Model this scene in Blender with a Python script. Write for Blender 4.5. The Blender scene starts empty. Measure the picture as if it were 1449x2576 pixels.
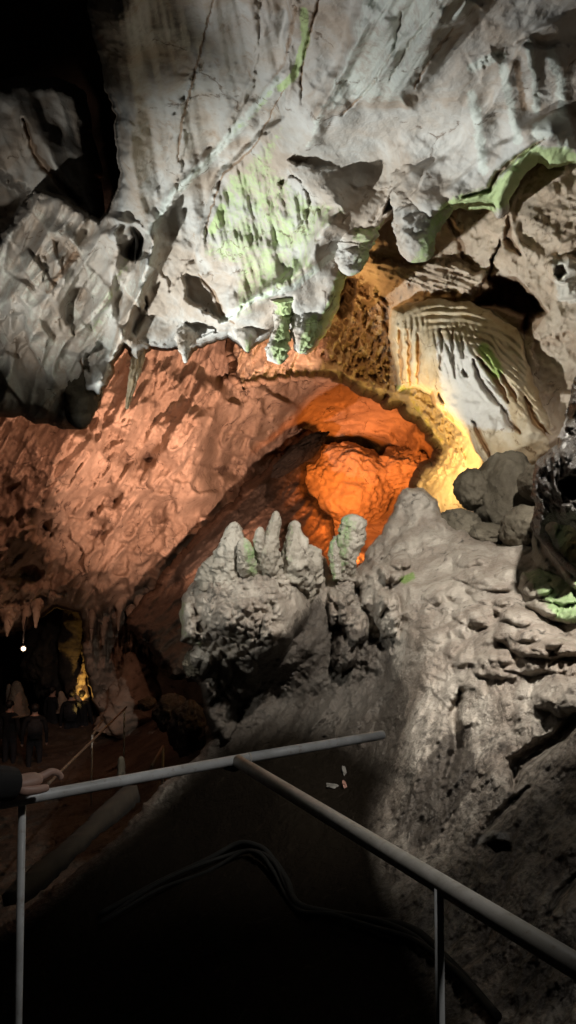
import bpy, bmesh, math, random
import numpy as np
from mathutils import Vector, Matrix

# ------------------------------------------------------------------ scene, camera
S = bpy.context.scene
COL = S.collection
W, H, F = 1449.0, 2576.0, 1983.0
EYE = np.array([0.0, 0.0, 1.6])
PITCH = math.radians(3.2)
FW = np.array([0.0, math.cos(PITCH), math.sin(PITCH)])
UP = np.array([0.0, -math.sin(PITCH), math.cos(PITCH)])
RT = np.array([1.0, 0.0, 0.0])

cam_d = bpy.data.cameras.new('camera')
cam = bpy.data.objects.new('camera', cam_d)
COL.objects.link(cam)
cam.location = EYE
cam.rotation_euler = (math.radians(90) + PITCH, 0, 0)
cam_d.sensor_fit = 'VERTICAL'
cam_d.sensor_height = 36
cam_d.lens = 36 * F / H
cam_d.clip_start = 0.05
cam_d.clip_end = 300
S.camera = cam


def at(u, v, z):
    """point in the cave seen in direction (u, v), z metres ahead"""
    u, v, z = np.asarray(u, float), np.asarray(v, float), np.asarray(z, float)
    x = (u - W / 2) / F * z
    y = -(v - H / 2) / F * z
    return EYE + x[..., None] * RT + y[..., None] * UP + z[..., None] * FW


# ------------------------------------------------------------------ noise
def _hash(ix, iy, iz, seed):
    h = (ix * 73856093) ^ (iy * 19349663) ^ (iz * 83492791) ^ (seed * 2654435761)
    h = h & 0xffffffff
    h = ((h ^ (h >> 16)) * 0x45d9f3b) & 0xffffffff
    h = ((h ^ (h >> 16)) * 0x45d9f3b) & 0xffffffff
    return (h ^ (h >> 16)) & 0xffffffff


_G = np.array([[1, 1, 0], [-1, 1, 0], [1, -1, 0], [-1, -1, 0], [1, 0, 1], [-1, 0, 1], [1, 0, -1], [-1, 0, -1],
               [0, 1, 1], [0, -1, 1], [0, 1, -1], [0, -1, -1]], float)


def perlin(p, seed=0):
    i = np.floor(p).astype(np.int64)
    f = p - i
    w = f * f * f * (f * (f * 6 - 15) + 10)
    out = np.zeros(len(p))
    for dx in (0, 1):
        wx = w[:, 0] if dx else 1 - w[:, 0]
        for dy in (0, 1):
            wy = w[:, 1] if dy else 1 - w[:, 1]
            for dz in (0, 1):
                wz = w[:, 2] if dz else 1 - w[:, 2]
                g = _G[_hash(i[:, 0] + dx, i[:, 1] + dy, i[:, 2] + dz, seed) % 12]
                d = g[:, 0] * (f[:, 0] - dx) + g[:, 1] * (f[:, 1] - dy) + g[:, 2] * (f[:, 2] - dz)
                out += wx * wy * wz * d
    return out


def fbm(p, octs=4, seed=0, gain=0.5):
    o, a = np.zeros(len(p)), 1.0
    for k in range(octs):
        o += a * perlin(p * 2.03 ** k, seed + k)
        a *= gain
    return o


def ridged(p, octs=4, seed=0, gain=0.5):
    o, a = np.zeros(len(p)), 1.0
    for k in range(octs):
        n = 1 - np.abs(perlin(p * 2.1 ** k, seed + k)) * 2
        o += a * n * n
        a *= gain
    return o - 1.0


def cells(u, v, size, seed=0, sharp=14, tilt=1.0, pw=1.0):
    """facetted field: every cell a tilted plane; returns height and distance to the cell border"""
    x, y = u / size, v / size
    ix, iy = np.floor(x).astype(np.int64), np.floor(y).astype(np.int64)
    D, Hh = [], []
    for dx in (-1, 0, 1):
        for dy in (-1, 0, 1):
            cx, cy = ix + dx, iy + dy
            z0 = np.zeros_like(cx)
            r = [_hash(cx, cy, z0 + k, seed) / 4294967295.0 for k in range(5)]
            ax, ay = x - (cx + r[0]), y - (cy + r[1])
            D.append(np.sqrt(ax * ax + ay * ay) + 1e-6)
            Hh.append((r[2] - .5) + tilt * ((r[3] - .5) * 2 * ax + (r[4] - .5) * 2 * ay))
    D, Hh = np.array(D), np.array(Hh)
    Ds = np.sort(D, axis=0)
    w = np.exp(-sharp * (D - Ds[0]))
    return (w * Hh).sum(0) / w.sum(0), Ds[1] - Ds[0]


def sst(a, b, x):
    t = np.clip((x - a) / (b - a + 1e-12), 0, 1)
    return t * t * (3 - 2 * t)


def seg_dist(u, v, poly, closed=False):
    """distance to a polyline, parameter along it, signed side"""
    pts = np.array(poly, float)
    n = len(pts) if closed else len(pts) - 1
    best = np.full(u.shape, 1e18)
    tt = np.zeros(u.shape)
    side = np.zeros(u.shape)
    for k in range(n):
        a, b = pts[k], pts[(k + 1) % len(pts)]
        d = b - a
        L = d @ d + 1e-9
        t = np.clip(((u - a[0]) * d[0] + (v - a[1]) * d[1]) / L, 0, 1)
        dx, dy = u - (a[0] + t * d[0]), v - (a[1] + t * d[1])
        q = dx * dx + dy * dy
        m = q < best
        best = np.where(m, q, best)
        tt = np.where(m, (k + t) / n, tt)
        side = np.where(m, np.sign(d[0] * dy - d[1] * dx), side)
    return np.sqrt(best), tt, side


def inside(u, v, poly):
    pts = np.array(poly, float)
    c = np.zeros(u.shape, bool)
    j = len(pts) - 1
    for i in range(len(pts)):
        (xi, yi), (xj, yj) = pts[i], pts[j]
        if yi != yj:
            m = ((yi > v) != (yj > v)) & (u < (xj - xi) * (v - yi) / (yj - yi) + xi)
            c ^= m
        j = i
    return c


def sdf(u, v, poly):
    d, _, _ = seg_dist(u, v, poly, True)
    return np.where(inside(u, v, poly), d, -d)


# ------------------------------------------------------------------ materials
def nt(mat):
    mat.use_nodes = True
    t = mat.node_tree
    t.nodes.clear()
    return t


def rock(name, c0, c1, stain=(.10, .065, .04), pale=(.62, .60, .55), algae=(.17, .30, .05), rough=.8, scale=1.6,
         bump=.35, fine=26, speck=0.0, spec=.3, blotch=.5, strk=(1, 1, 1), vein=.75, vsc=1.3):
    m = bpy.data.materials.new(name)
    t = nt(m)
    N, L = t.nodes.new, t.links.new
    out, bs = N('ShaderNodeOutputMaterial'), N('ShaderNodeBsdfPrincipled')
    L(bs.outputs[0], out.inputs[0])
    tc = N('ShaderNodeTexCoord')
    mp = N('ShaderNodeMapping')
    mp.inputs['Scale'].default_value = strk
    L(tc.outputs['Object'], mp.inputs[0])

    def noise(sc, det=6, ro=.6, dist=0.0, src=None):
        n = N('ShaderNodeTexNoise')
        n.inputs['Scale'].default_value = sc
        n.inputs['Detail'].default_value = det
        n.inputs['Roughness'].default_value = ro
        n.inputs['Distortion'].default_value = dist
        L((src or mp).outputs[0] if src is None else src.outputs['Object'], n.inputs['Vector'])
        return n

    def mix(fac, a, b):
        x = N('ShaderNodeMix')
        x.data_type = 'RGBA'
        for s, k in ((fac, 0), (a, 6), (b, 7)):
            if isinstance(s, bpy.types.NodeSocket):
                L(s, x.inputs[k])
            else:
                x.inputs[k].default_value = s if k == 0 else (*s, 1)
        return x.outputs[2]

    def math_(op, a, b=None, c=None):
        x = N('ShaderNodeMath')
        x.operation = op
        for k, s in enumerate((a, b, c)):
            if s is None:
                continue
            if isinstance(s, bpy.types.NodeSocket):
                L(s, x.inputs[k])
            else:
                x.inputs[k].default_value = s
        return x.outputs[0]

    def ramp(x, lo, hi):
        r = N('ShaderNodeMapRange')
        r.interpolation_type = 'SMOOTHSTEP'
        L(x, r.inputs[0])
        r.inputs[1].default_value, r.inputs[2].default_value = lo, hi
        return r.outputs[0]

    n1, n2, n3 = noise(scale, 8, .62, .8), noise(scale * 5.3, 6, .65), noise(scale * 16, 4, .7)
    base = mix(ramp(n1.outputs[0], .36, .66), c0, c1)
    # mineral blotches of their own
    base = mix(math_('MULTIPLY', ramp(n2.outputs[0], .54, .74), blotch), base, stain)
    base = mix(math_('MULTIPLY', ramp(n3.outputs[0], .55, .8), blotch * .6), base, pale)
    at_ = N('ShaderNodeAttribute')
    at_.attribute_name = 'stains'
    sp = N('ShaderNodeSeparateColor')
    L(at_.outputs['Color'], sp.inputs[0])
    brk = math_('ADD', math_('MULTIPLY', n2.outputs[0], .9), math_('MULTIPLY', n3.outputs[0], .5))
    def fac(s):
        return ramp(math_('ADD', s, math_('SUBTRACT', brk, .7)), .38, .72)
    base = mix(math_('MULTIPLY', fac(sp.outputs[1]), .85), base, stain)
    base = mix(math_('MULTIPLY', fac(sp.outputs[2]), .85), base, pale)
    base = mix(math_('MULTIPLY', fac(sp.outputs[0]), .85), base, algae)
    base = mix(math_('SUBTRACT', 1.0, at_.outputs['Alpha']), base, (.009, .007, .005))  # blends to near-black where shade is painted on
    L(base, bs.inputs['Base Color'])
    # hairline cracks: long thin lines here and there
    wd_ = N('ShaderNodeMix')
    wd_.data_type = 'VECTOR'
    wd_.inputs[0].default_value = .32
    L(tc.outputs['Object'], wd_.inputs[4])
    L(n1.outputs['Color'], wd_.inputs[5])
    v2 = N('ShaderNodeTexVoronoi')
    v2.feature = 'DISTANCE_TO_EDGE'
    v2.inputs['Scale'].default_value = vsc
    L(wd_.outputs[1], v2.inputs['Vector'])
    hair = math_('MULTIPLY', math_('SUBTRACT', 1.0, ramp(math_('ADD', v2.outputs[0], math_('MULTIPLY', math_('SUBTRACT', n3.outputs[0], .5), .02)), .002, .014)), ramp(n2.outputs[0], .46, .60))
    base = mix(math_('MULTIPLY', hair, vein), base, tuple(q * .45 for q in stain))
    L(base, bs.inputs['Base Color'])
    nf = noise(fine, 5, .7)
    nr = ramp(nf.outputs[0], .3, .75)
    L(math_('ADD', rough - speck * .5, math_('MULTIPLY', nr, .22 + speck * .5)), bs.inputs['Roughness'])
    L(math_('MULTIPLY', at_.outputs['Alpha'], spec), bs.inputs['Specular IOR Level'])
    vor = N('ShaderNodeTexVoronoi')
    vor.feature = 'DISTANCE_TO_EDGE'
    vor.inputs['Scale'].default_value = fine * .28
    wv = N('ShaderNodeMix')
    wv.data_type = 'VECTOR'
    wv.inputs[0].default_value = .12
    L(tc.outputs['Object'], wv.inputs[4])
    L(n2.outputs['Color'], wv.inputs[5])
    L(wv.outputs[1], vor.inputs['Vector'])
    hgt = math_('ADD', math_('MULTIPLY', nf.outputs[0], .6), math_('MULTIPLY', n3.outputs[0], 1.2))
    hgt = math_('SUBTRACT', hgt, math_('MULTIPLY', hair, .5))
    hgt = math_('ADD', hgt, math_('MULTIPLY', ramp(vor.outputs[0], 0, .09), .22))
    b = N('ShaderNodeBump')
    b.inputs['Strength'].default_value = bump
    b.inputs['Distance'].default_value = .05
    L(hgt, b.inputs['Height'])
    L(b.outputs[0], bs.inputs['Normal'])
    return m


def plain(name, col, rough=.6, metal=0.0, emit=None, power=0, wear=.2, wcol=None, spec=.5, nscale=30):
    m = bpy.data.materials.new(name)
    t = nt(m)
    N, L = t.nodes.new, t.links.new
    out, bs = N('ShaderNodeOutputMaterial'), N('ShaderNodeBsdfPrincipled')
    L(bs.outputs[0], out.inputs[0])
    tc, n = N('ShaderNodeTexCoord'), N('ShaderNodeTexNoise')
    n.inputs['Scale'].default_value = nscale
    n.inputs['Detail'].default_value = 5
    L(tc.outputs['Object'], n.inputs['Vector'])
    r = N('ShaderNodeValToRGB')
    wc = wcol or tuple(c * (1 - wear) for c in col)
    r.color_ramp.elements[0].position, r.color_ramp.elements[1].position = .35, .65
    r.color_ramp.elements[0].color, r.color_ramp.elements[1].color = (*wc, 1), (*col, 1)
    L(n.outputs[0], r.inputs[0])
    L(r.outputs[0], bs.inputs['Base Color'])
    bs.inputs['Roughness'].default_value = rough
    bs.inputs['Metallic'].default_value = metal
    bs.inputs['Specular IOR Level'].default_value = spec
    b = N('ShaderNodeBump')
    b.inputs['Strength'].default_value = .12
    b.inputs['Distance'].default_value = .003
    L(n.outputs[0], b.inputs['Height'])
    L(b.outputs[0], bs.inputs['Normal'])
    if emit:
        bs.inputs['Emission Color'].default_value = (*emit, 1)
        bs.inputs['Emission Strength'].default_value = power
    return m


M = {}
M['pale'] = rock('pale_limestone', (.40, .33, .265), (.48, .465, .43), stain=(.27, .185, .12), pale=(.58, .61, .55), algae=(.41, .52, .23), bump=.27, blotch=.3)
M['brown'] = rock('tan_limestone', (.40, .30, .215), (.52, .42, .32), stain=(.24, .15, .09), pale=(.58, .54, .47), algae=(.42, .40, .07), bump=.22)
M['flow'] = rock('cream_flowstone', (.46, .34, .20), (.58, .48, .34), stain=(.36, .20, .085), pale=(.62, .58, .52), algae=(.30, .42, .10), bump=.18, blotch=.3)
M['pink'] = rock('rough_limestone', (.28, .215, .165), (.43, .345, .275), stain=(.085, .055, .042), pale=(.60, .51, .42), bump=.45, fine=9, scale=.7, blotch=.75)
M['slope'] = rock('grey_flowstone', (.245, .20, .158), (.41, .362, .30), stain=(.045, .035, .026), pale=(.46, .43, .39), algae=(.17, .27, .06), rough=.55, bump=.6, fine=40, scale=2.6, speck=.4, spec=.45, blotch=.6)
M['dark'] = rock('dark_wet_rock', (.022, .018, .014), (.045, .038, .03), stain=(.012, .01, .008), pale=(.3, .29, .27), rough=.45, bump=.7, fine=34, scale=3, speck=.4, spec=.6, vein=.3)  # dark colour also stands in for missing light in shaft and on pillar
M['silhouette'] = rock('silhouette_rock', (.006, .005, .004), (.014, .012, .010), stain=(.004, .003, .003), pale=(.03, .028, .025), rough=.8, bump=.6, fine=12, scale=1.5, spec=.15, vein=0)  # near-black colour paints the spur as a silhouette although lamps reach it
M['olive'] = rock('olive_rock', (.075, .062, .042), (.135, .115, .082), stain=(.05, .04, .03), pale=(.22, .20, .15), rough=.7, bump=.4, fine=20, scale=2)  # darkened to put the pillar's shade on the boulders into the colour
M['floor'] = rock('cave_floor_rock', (.07, .05, .038), (.13, .095, .07), stain=(.03, .025, .02), pale=(.2, .16, .12), rough=.7, bump=.7, fine=8, scale=.9)
M['stal'] = rock('stalagmite_rock', (.235, .205, .16), (.38, .345, .285), stain=(.15, .12, .09), pale=(.55, .54, .5), algae=(.22, .33, .14), rough=.42, bump=.4, fine=30, scale=3, spec=.4, blotch=.7)
M['rail'] = rock('grey_painted_steel', (.50, .50, .485), (.68, .685, .675), stain=(.26, .17, .11), pale=(.75, .75, .74), rough=.34, scale=9, bump=.05, fine=90, spec=.5, blotch=.55, vein=0)
M['rail_dark'] = rock('dull_steel', (.42, .39, .33), (.56, .52, .46), stain=(.26, .17, .10), pale=(.58, .56, .52), rough=.36, scale=9, bump=.06, fine=90, spec=.5, blotch=.55, vein=0)
M['shelf'] = rock('brown_shelf_rock', (.05, .034, .025), (.10, .068, .048), stain=(.010, .008, .006), pale=(.2, .16, .12), rough=.75, bump=.6, fine=8, scale=.9)  # dark albedo carries the shelf's shade, since lamp light reaches it
M['hose'] = plain('black_rubber', (.008, .008, .007), .75, wear=.4, spec=.14)
M['metal_dark'] = plain('dark_casting', (.03, .03, .03), .5, .4)
M['skin'] = plain('skin', (.50, .31, .24), .5, wear=.12, nscale=60)
M['cloth'] = plain('black_cloth', (.012, .012, .014), .9, wear=.3)
M['cloth_grey'] = plain('charcoal_cloth', (.03, .03, .035), .9, wear=.3)
M['hair'] = plain('dark_hair', (.015, .011, .009), .6, wear=.3)
M['concrete'] = plain('dusty_concrete', (.040, .028, .017), .9, wear=.4, nscale=6)
M['paper'] = plain('dirty_paper', (.085, .078, .066), .8, wear=.3)
M['leaf'] = plain('dry_leaf', (.17, .08, .055), .7, wear=.4)
M['lens'] = plain('lamp_lens', (.9, .85, .7), .3, emit=(1, .86, .55), power=14)
M['rope'] = plain('pale_handrail_paint', (.20, .14, .095), .6, wear=.2)


# ------------------------------------------------------------------ building helpers
def tag(o, label=None, cat=None, group=None, kind=None):
    if label: o['label'] = label
    if cat: o['category'] = cat
    if group: o['group'] = group
    if kind: o['kind'] = kind
    return o


def mesh_obj(name, verts, faces, mat, parent=None, smooth=True, stains=None):
    me = bpy.data.meshes.new(name)
    verts = np.asarray(verts, float)
    if isinstance(faces, np.ndarray):
        nf, k = faces.shape
        me.vertices.add(len(verts))
        me.vertices.foreach_set('co', verts.ravel())
        me.loops.add(nf * k)
        me.loops.foreach_set('vertex_index', faces.ravel().astype(np.int32))
        me.polygons.add(nf)
        me.polygons.foreach_set('loop_start', (np.arange(nf) * k).astype(np.int32))
        me.polygons.foreach_set('loop_total', np.full(nf, k, np.int32))
        me.update(calc_edges=True)
    else:
        me.from_pydata([tuple(v) for v in verts], [], faces)
    if smooth:
        me.polygons.foreach_set('use_smooth', np.ones(len(me.polygons), bool))
    if stains is not None:
        a = me.attributes.new('stains', 'FLOAT_COLOR', 'POINT')
        c = np.ones((len(verts), 4))
        c[:, :3] = np.clip(stains[:, :3], 0, 1)
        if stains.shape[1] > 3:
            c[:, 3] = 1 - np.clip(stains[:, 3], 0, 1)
        a.data.foreach_set('color', c.ravel())
    me.materials.append(mat)
    o = bpy.data.objects.new(name, me)
    COL.objects.link(o)
    if parent is not None:
        o.parent = parent
    return o


def empty(name, loc):
    o = bpy.data.objects.new(name, None)
    COL.objects.link(o)
    o.location = loc
    bpy.context.view_layer.update()
    return o


def adopt(child, parent):
    child.parent = parent
    child.matrix_parent_inverse = Matrix.Translation(-Vector(parent.location))
    return child


class Sheet:
    """a rock face: an area of the cave's surface seen from the path, with depth, rolled rim and sides going back"""

    def __init__(s, outline, zpts, step=3.0, warp=5.0, wscale=40.0, seed=0):
        o = np.array(outline, float)
        lo, hi = o.min(0) - 3 * step, o.max(0) + 3 * step
        s.us, s.vs = np.arange(lo[0], hi[0], step), np.arange(lo[1], hi[1], step)
        U, V = np.meshgrid(s.us, s.vs)
        s.shape = U.shape
        s.u, s.v, s.step, s.seed = U.ravel(), V.ravel(), step, seed
        q = np.stack([s.u / wscale, s.v / wscale, np.zeros(s.u.size) + seed * 7.3], 1)
        s.sd = sdf(s.u + warp * 2 * fbm(q, 3, seed + 50), s.v + warp * 2 * fbm(q, 3, seed + 90), outline)
        z = np.array(zpts, float)
        # smooth depth through the measured points
        P, d = z[:, :2] / 500.0, z[:, 2]
        n = len(P)
        R = np.linalg.norm(P[:, None] - P[None], axis=2)
        A = np.zeros((n + 3, n + 3))
        A[:n, :n] = R + np.eye(n) * 1e-3
        A[:n, n] = 1
        A[:n, n + 1:n + 3] = P
        A[n:, :n] = A[:n, n:].T
        w = np.linalg.solve(A, np.concatenate([d, np.zeros(3)]))
        s.z = w[n] + w[n + 1] * s.u / 500 + w[n + 2] * s.v / 500
        for k in range(n):
            s.z += w[k] * np.hypot(s.u / 500 - P[k, 0], s.v / 500 - P[k, 1])
        s.z = np.maximum(s.z, .8)
        s.algae, s.stain, s.pale, s.mud = (np.zeros(s.u.size) for _ in range(4))  # mud is painted shade; stain partly painted shade; algae partly painted lamp glow
        s.q3 = at(s.u, s.v, s.z)

    # relief, metres, positive = towards the viewer's side
    def up(s, h):
        s.z = s.z - h

    def box(s, poly, m):
        p = np.array(poly, float)
        lo, hi = p.min(0) - m, p.max(0) + m
        return np.nonzero((s.u > lo[0]) & (s.u < hi[0]) & (s.v > lo[1]) & (s.v < hi[1]))[0]

    def ridge(s, poly, w, h, w2=None, taper=True):
        k = s.box(poly, 3 * max(w, w2 or 0))
        u, v = s.u[k], s.v[k]
        q = np.stack([u / (w * 2.5), v / (w * 2.5), u * 0 + s.seed], 1)
        d, t, _ = seg_dist(u + .35 * w * perlin(q, 71), v + .35 * w * perlin(q, 72), poly)
        ww = w if w2 is None else w + (w2 - w) * t
        f = np.exp(-(d / ww) ** 2)
        if taper:
            f = f * sst(0, .12, t) * sst(1, .88, t)
        s.z[k] -= h * f

    def fold(s, poly, w, h, edge=12):
        """a fold with a soft back on one side and a sharp drop on the other"""
        k = s.box(poly, 3 * w)
        u, v = s.u[k], s.v[k]
        q = np.stack([u / 45, v / 45, u * 0 + s.seed], 1)
        d, t, sd = seg_dist(u + 16 * perlin(q * .7, 75), v + 16 * perlin(q * .7, 76), poly)
        f = np.where(sd > 0, np.exp(-(d / w) ** 2), np.exp(-(d / edge) ** 2))
        s.z[k] -= h * f * sst(0, .1, t) * sst(1, .9, t)

    def crack(s, poly, w, h, dark=.9):
        k = s.box(poly, 4 * w + 8)
        u, v = s.u[k], s.v[k]
        d, t, _ = seg_dist(u + 5 * perlin(np.stack([u / 18, v / 18, u * 0], 1), 77), v, poly)
        f = np.exp(-(d / (w * (.35 + .65 * np.sin(np.pi * np.clip(t, 0, 1))))) ** 2)
        s.z[k] += h * f
        s.stain[k] = np.maximum(s.stain[k], np.clip(f * dark * 1.5, 0, 1.0))

    def patch(s, poly, h, soft=8, tilt=(0, 0), warp=6, ws=30):
        k = s.box(poly, 3 * warp + 5)
        u, v = s.u[k], s.v[k]
        q = np.stack([u / ws, v / ws, u * 0 + s.seed], 1)
        d = sdf(u + warp * 2 * fbm(q, 3, 11), v + warp * 2 * fbm(q, 3, 31), poly)
        c = np.array(poly).mean(0)
        f = sst(0, soft, d)
        s.z[k] -= f * (h + tilt[0] * (u - c[0]) / 100 + tilt[1] * (v - c[1]) / 100)
        full = np.zeros(s.u.size)
        full[k] = f
        return full

    def bump(s, u, v, ru, rv, h, ang=0, p=1.0):
        a = math.radians(ang)
        m = np.nonzero((np.abs(s.u - u) < 1.7 * max(ru, rv)) & (np.abs(s.v - v) < 1.7 * max(ru, rv)))[0]
        if p == 0:
            m = np.nonzero((np.abs(s.u - u) < 3 * max(ru, rv)) & (np.abs(s.v - v) < 3 * max(ru, rv)))[0]
        q = np.stack([s.u[m] / ru, s.v[m] / rv, s.u[m] * 0 + s.seed + u], 1) * 1.4
        U, V = s.u[m] + .32 * ru * perlin(q, 73), s.v[m] + .32 * rv * perlin(q, 74)
        x = ((U - u) * math.cos(a) + (V - v) * math.sin(a)) / ru
        y = (-(U - u) * math.sin(a) + (V - v) * math.cos(a)) / rv
        r2 = x * x + y * y
        s.z[m] -= h * np.sqrt(np.clip(1 - r2, 0, 1)) ** p if p != 0 else h * np.exp(-r2)

    def soft(s, u, v, ru, rv, h, ang=0):
        s.bump(u, v, ru, rv, h, ang, 0)

    def mask(s, which, poly, w, amt=1.0):
        """a stain along a line"""
        k = s.box(poly, 3 * w)
        d, _, _ = seg_dist(s.u[k], s.v[k], poly)
        a = getattr(s, which)
        a[k] = np.maximum(a[k], amt * np.exp(-(d / w) ** 2))

    def area(s, which, poly, soft=15, amt=1.0):
        k = s.box(poly, soft + 5)
        d = sdf(s.u[k], s.v[k], poly)
        a = getattr(s, which)
        a[k] = np.maximum(a[k], amt * sst(-soft, soft, d))

    def n3(s, scale, strk=(1, 1, 1)):
        return s.q3 * scale * np.array(strk)

    def rot(s, ang, su, sv):
        a = math.radians(ang)
        return np.stack([(s.u * math.cos(a) + s.v * math.sin(a)) / su, (-s.u * math.sin(a) + s.v * math.cos(a)) / sv,
                         np.zeros(s.u.size) + s.seed], 1)

    def zone(s, poly, soft):
        out = np.zeros(s.u.size)
        k = s.box(poly, soft + 5)
        out[k] = sst(-soft, soft, sdf(s.u[k], s.v[k], poly))
        return out

    def depth(s, u, v):
        i = int(np.argmin(np.abs(s.us - u))) + int(np.argmin(np.abs(s.vs - v))) * s.shape[1]
        return float(s.z[i])

    def build(s, name, mat, rim=14.0, roll=.12, back=3.0, inset=16.0):
        sd = s.sd.reshape(s.shape)
        gv, gu = np.gradient(sd, s.step)
        g = np.hypot(gu, gv) + 1e-6
        gu, gv = (gu / g).ravel(), (gv / g).ravel()
        keep = s.sd > -1.3 * s.step
        k2 = keep.reshape(s.shape)
        cell = k2[:-1, :-1] & k2[1:, :-1] & k2[:-1, 1:] & k2[1:, 1:]
        idx = np.arange(s.u.size).reshape(s.shape)
        f = np.stack([idx[:-1, :-1][cell], idx[1:, :-1][cell], idx[1:, 1:][cell], idx[:-1, 1:][cell]], 1)
        out = np.clip(-s.sd, 0, None)
        u, v = s.u + gu * out, s.v + gv * out
        d = np.clip(s.sd / rim, 0, 1)
        z = s.z + roll * (1 - np.sqrt(np.clip(1 - (1 - d) ** 2, 0, 1)))
        co = at(u, v, z)
        st = np.stack([s.algae, s.stain, s.pale, s.mud], 1)  # mud channel holds painted shade
        # the sides, going back from the rim
        e = np.concatenate([f[:, [0, 1]], f[:, [1, 2]], f[:, [2, 3]], f[:, [3, 0]]])
        key = np.sort(e, 1)
        code = key[:, 0].astype(np.int64) * s.u.size + key[:, 1]
        _, first, cnt = np.unique(code, return_index=True, return_counts=True)
        be = e[first[cnt == 1]]
        bv = np.unique(be)
        verts, sts, faces = [co], [st], [f]
        prev = {int(b): int(b) for b in bv}
        base = len(co)
        for dz, ins in ((roll * .6, 1.5), (back * .3, inset * .4), (back, inset)):
            zz = z[bv] + dz
            nv = at(u[bv] + gu[bv] * ins, v[bv] + gv[bv] * ins, zz)
            verts.append(nv)
            sts.append(st[bv])
            cur = {int(b): base + k for k, b in enumerate(bv)}
            base += len(bv)
            faces.append(np.array([[prev[int(b)], prev[int(a)], cur[int(a)], cur[int(b)]] for a, b in be]))
            prev = cur
        verts, faces, sts = np.concatenate(verts), np.concatenate(faces), np.concatenate(sts)
        used = np.unique(faces)
        re = np.full(len(verts), -1)
        re[used] = np.arange(len(used))
        return mesh_obj(name, verts[used], re[faces], mat, stains=sts[used])


def spire(name, path, mat, amp=.18, nscale=5.0, flute=0.0, nfl=9, bands=0.0, bscale=8, seed=0, nr=72, rings=110, tip=True, rug=.10, algae=0,
          algae_dir=(1, 0, 0), stain=0, pale=0, parent=None, squash=1.0, lump=0.0, lumpsize=.05):
    """a formation grown round a bent axis; path of (u, v, z, radius in picture units at that distance)"""
    p = np.array(path, float)
    c = at(p[:, 0], p[:, 1], p[:, 2])
    r = p[:, 3] * p[:, 2] / F
    L = np.concatenate([[0], np.cumsum(np.linalg.norm(np.diff(c, axis=0), axis=1))])
    # spline the path
    t = np.linspace(0, 1, rings)
    tt = L[-1] * t

    def cr(y):
        m = np.gradient(y, L, axis=0)
        k = np.clip(np.searchsorted(L, tt) - 1, 0, len(L) - 2)
        h = L[k + 1] - L[k]
        x = (tt - L[k]) / h
        sh = (-1,) + (1,) * (y.ndim - 1)
        x, h = x.reshape(sh), h.reshape(sh)
        return ((2 * x**3 - 3 * x**2 + 1) * y[k] + (x**3 - 2 * x**2 + x) * h * m[k] + (-2 * x**3 + 3 * x**2) * y[k + 1] + (x**3 - x**2) * h * m[k + 1])
    cc, rr = cr(c), np.maximum(cr(r), 1e-4)
    if tip:   # round the free end (the last point)
        e = rr[-1]
        q = np.clip((L[-1] - tt) / max(e * 1.2, 1e-4), 0, 1)
        rr = rr * np.sqrt(np.clip(1 - (1 - q) ** 2, 0, 1)) + 1e-4
    T = np.gradient(cc, axis=0)
    T /= np.linalg.norm(T, axis=1)[:, None]
    A = np.cross(T, FW)
    A /= np.linalg.norm(A, axis=1)[:, None] + 1e-9
    B = np.cross(T, A)
    th = np.linspace(0, 2 * np.pi, nr, endpoint=False)
    dirs = A[:, None] * np.cos(th)[None, :, None] + B[:, None] * np.sin(th)[None, :, None] * squash
    pos = cc[:, None] + dirs * rr[:, None, None]
    flat = pos.reshape(-1, 3)
    dd = dirs.reshape(-1, 3)
    R = np.repeat(rr, nr)
    n = fbm(flat * nscale, 4, seed) * amp + fbm(flat * nscale * 3.3, 3, seed + 9) * amp * .35
    n = n + rug * ridged(flat * nscale * 2.2, 3, seed + 21) + rug * .5 * fbm(flat * nscale * 8, 2, seed + 25)
    if flute:
        ph = np.tile(th, rings) + .5 * perlin(flat * nscale * .7, seed + 3)
        n = n + flute * (np.abs(np.sin(ph * nfl / 2 + 2 * perlin(flat * nscale, seed + 5))) - .6)
    if bands:
        n = n + bands * np.sin(np.repeat(tt, nr) * bscale * 6.283 + 3 * perlin(flat * nscale, seed + 7))
    if lump:
        x, dst = cells(np.tile(th, rings) * R.mean(), np.repeat(tt, nr), lumpsize, seed, tilt=.3)
        n = n + lump * (np.sqrt(np.clip(dst, 0, 1)) - .4 + .6 * x)
    pos = flat + dd * (R * n)[:, None]
    ids = np.arange(rings * nr).reshape(rings, nr)
    nx = np.roll(ids, -1, 1)
    f = np.stack([ids[:-1], nx[:-1], nx[1:], ids[1:]], -1).reshape(-1, 4)
    fs = [f]
    vs = np.concatenate([pos, cc[:1], cc[-1:]])
    for row, cid in ((ids[0], rings * nr), (ids[-1], rings * nr + 1)):
        fs.append(np.stack([row, np.roll(row, -1), np.full(nr, cid), np.full(nr, cid)], 1))
    st = np.zeros((len(vs), 3))
    dv = np.concatenate([dd, dd[:2] * 0])
    st[:, 0] = algae * sst(-.3, .8, dv @ np.array(algae_dir))
    st[:, 1] = stain
    st[:, 2] = pale
    faces = [tuple(dict.fromkeys(int(i) for i in x)) for x in np.concatenate(fs)]
    return mesh_obj(name, vs, faces, mat, parent, stains=st)


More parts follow.
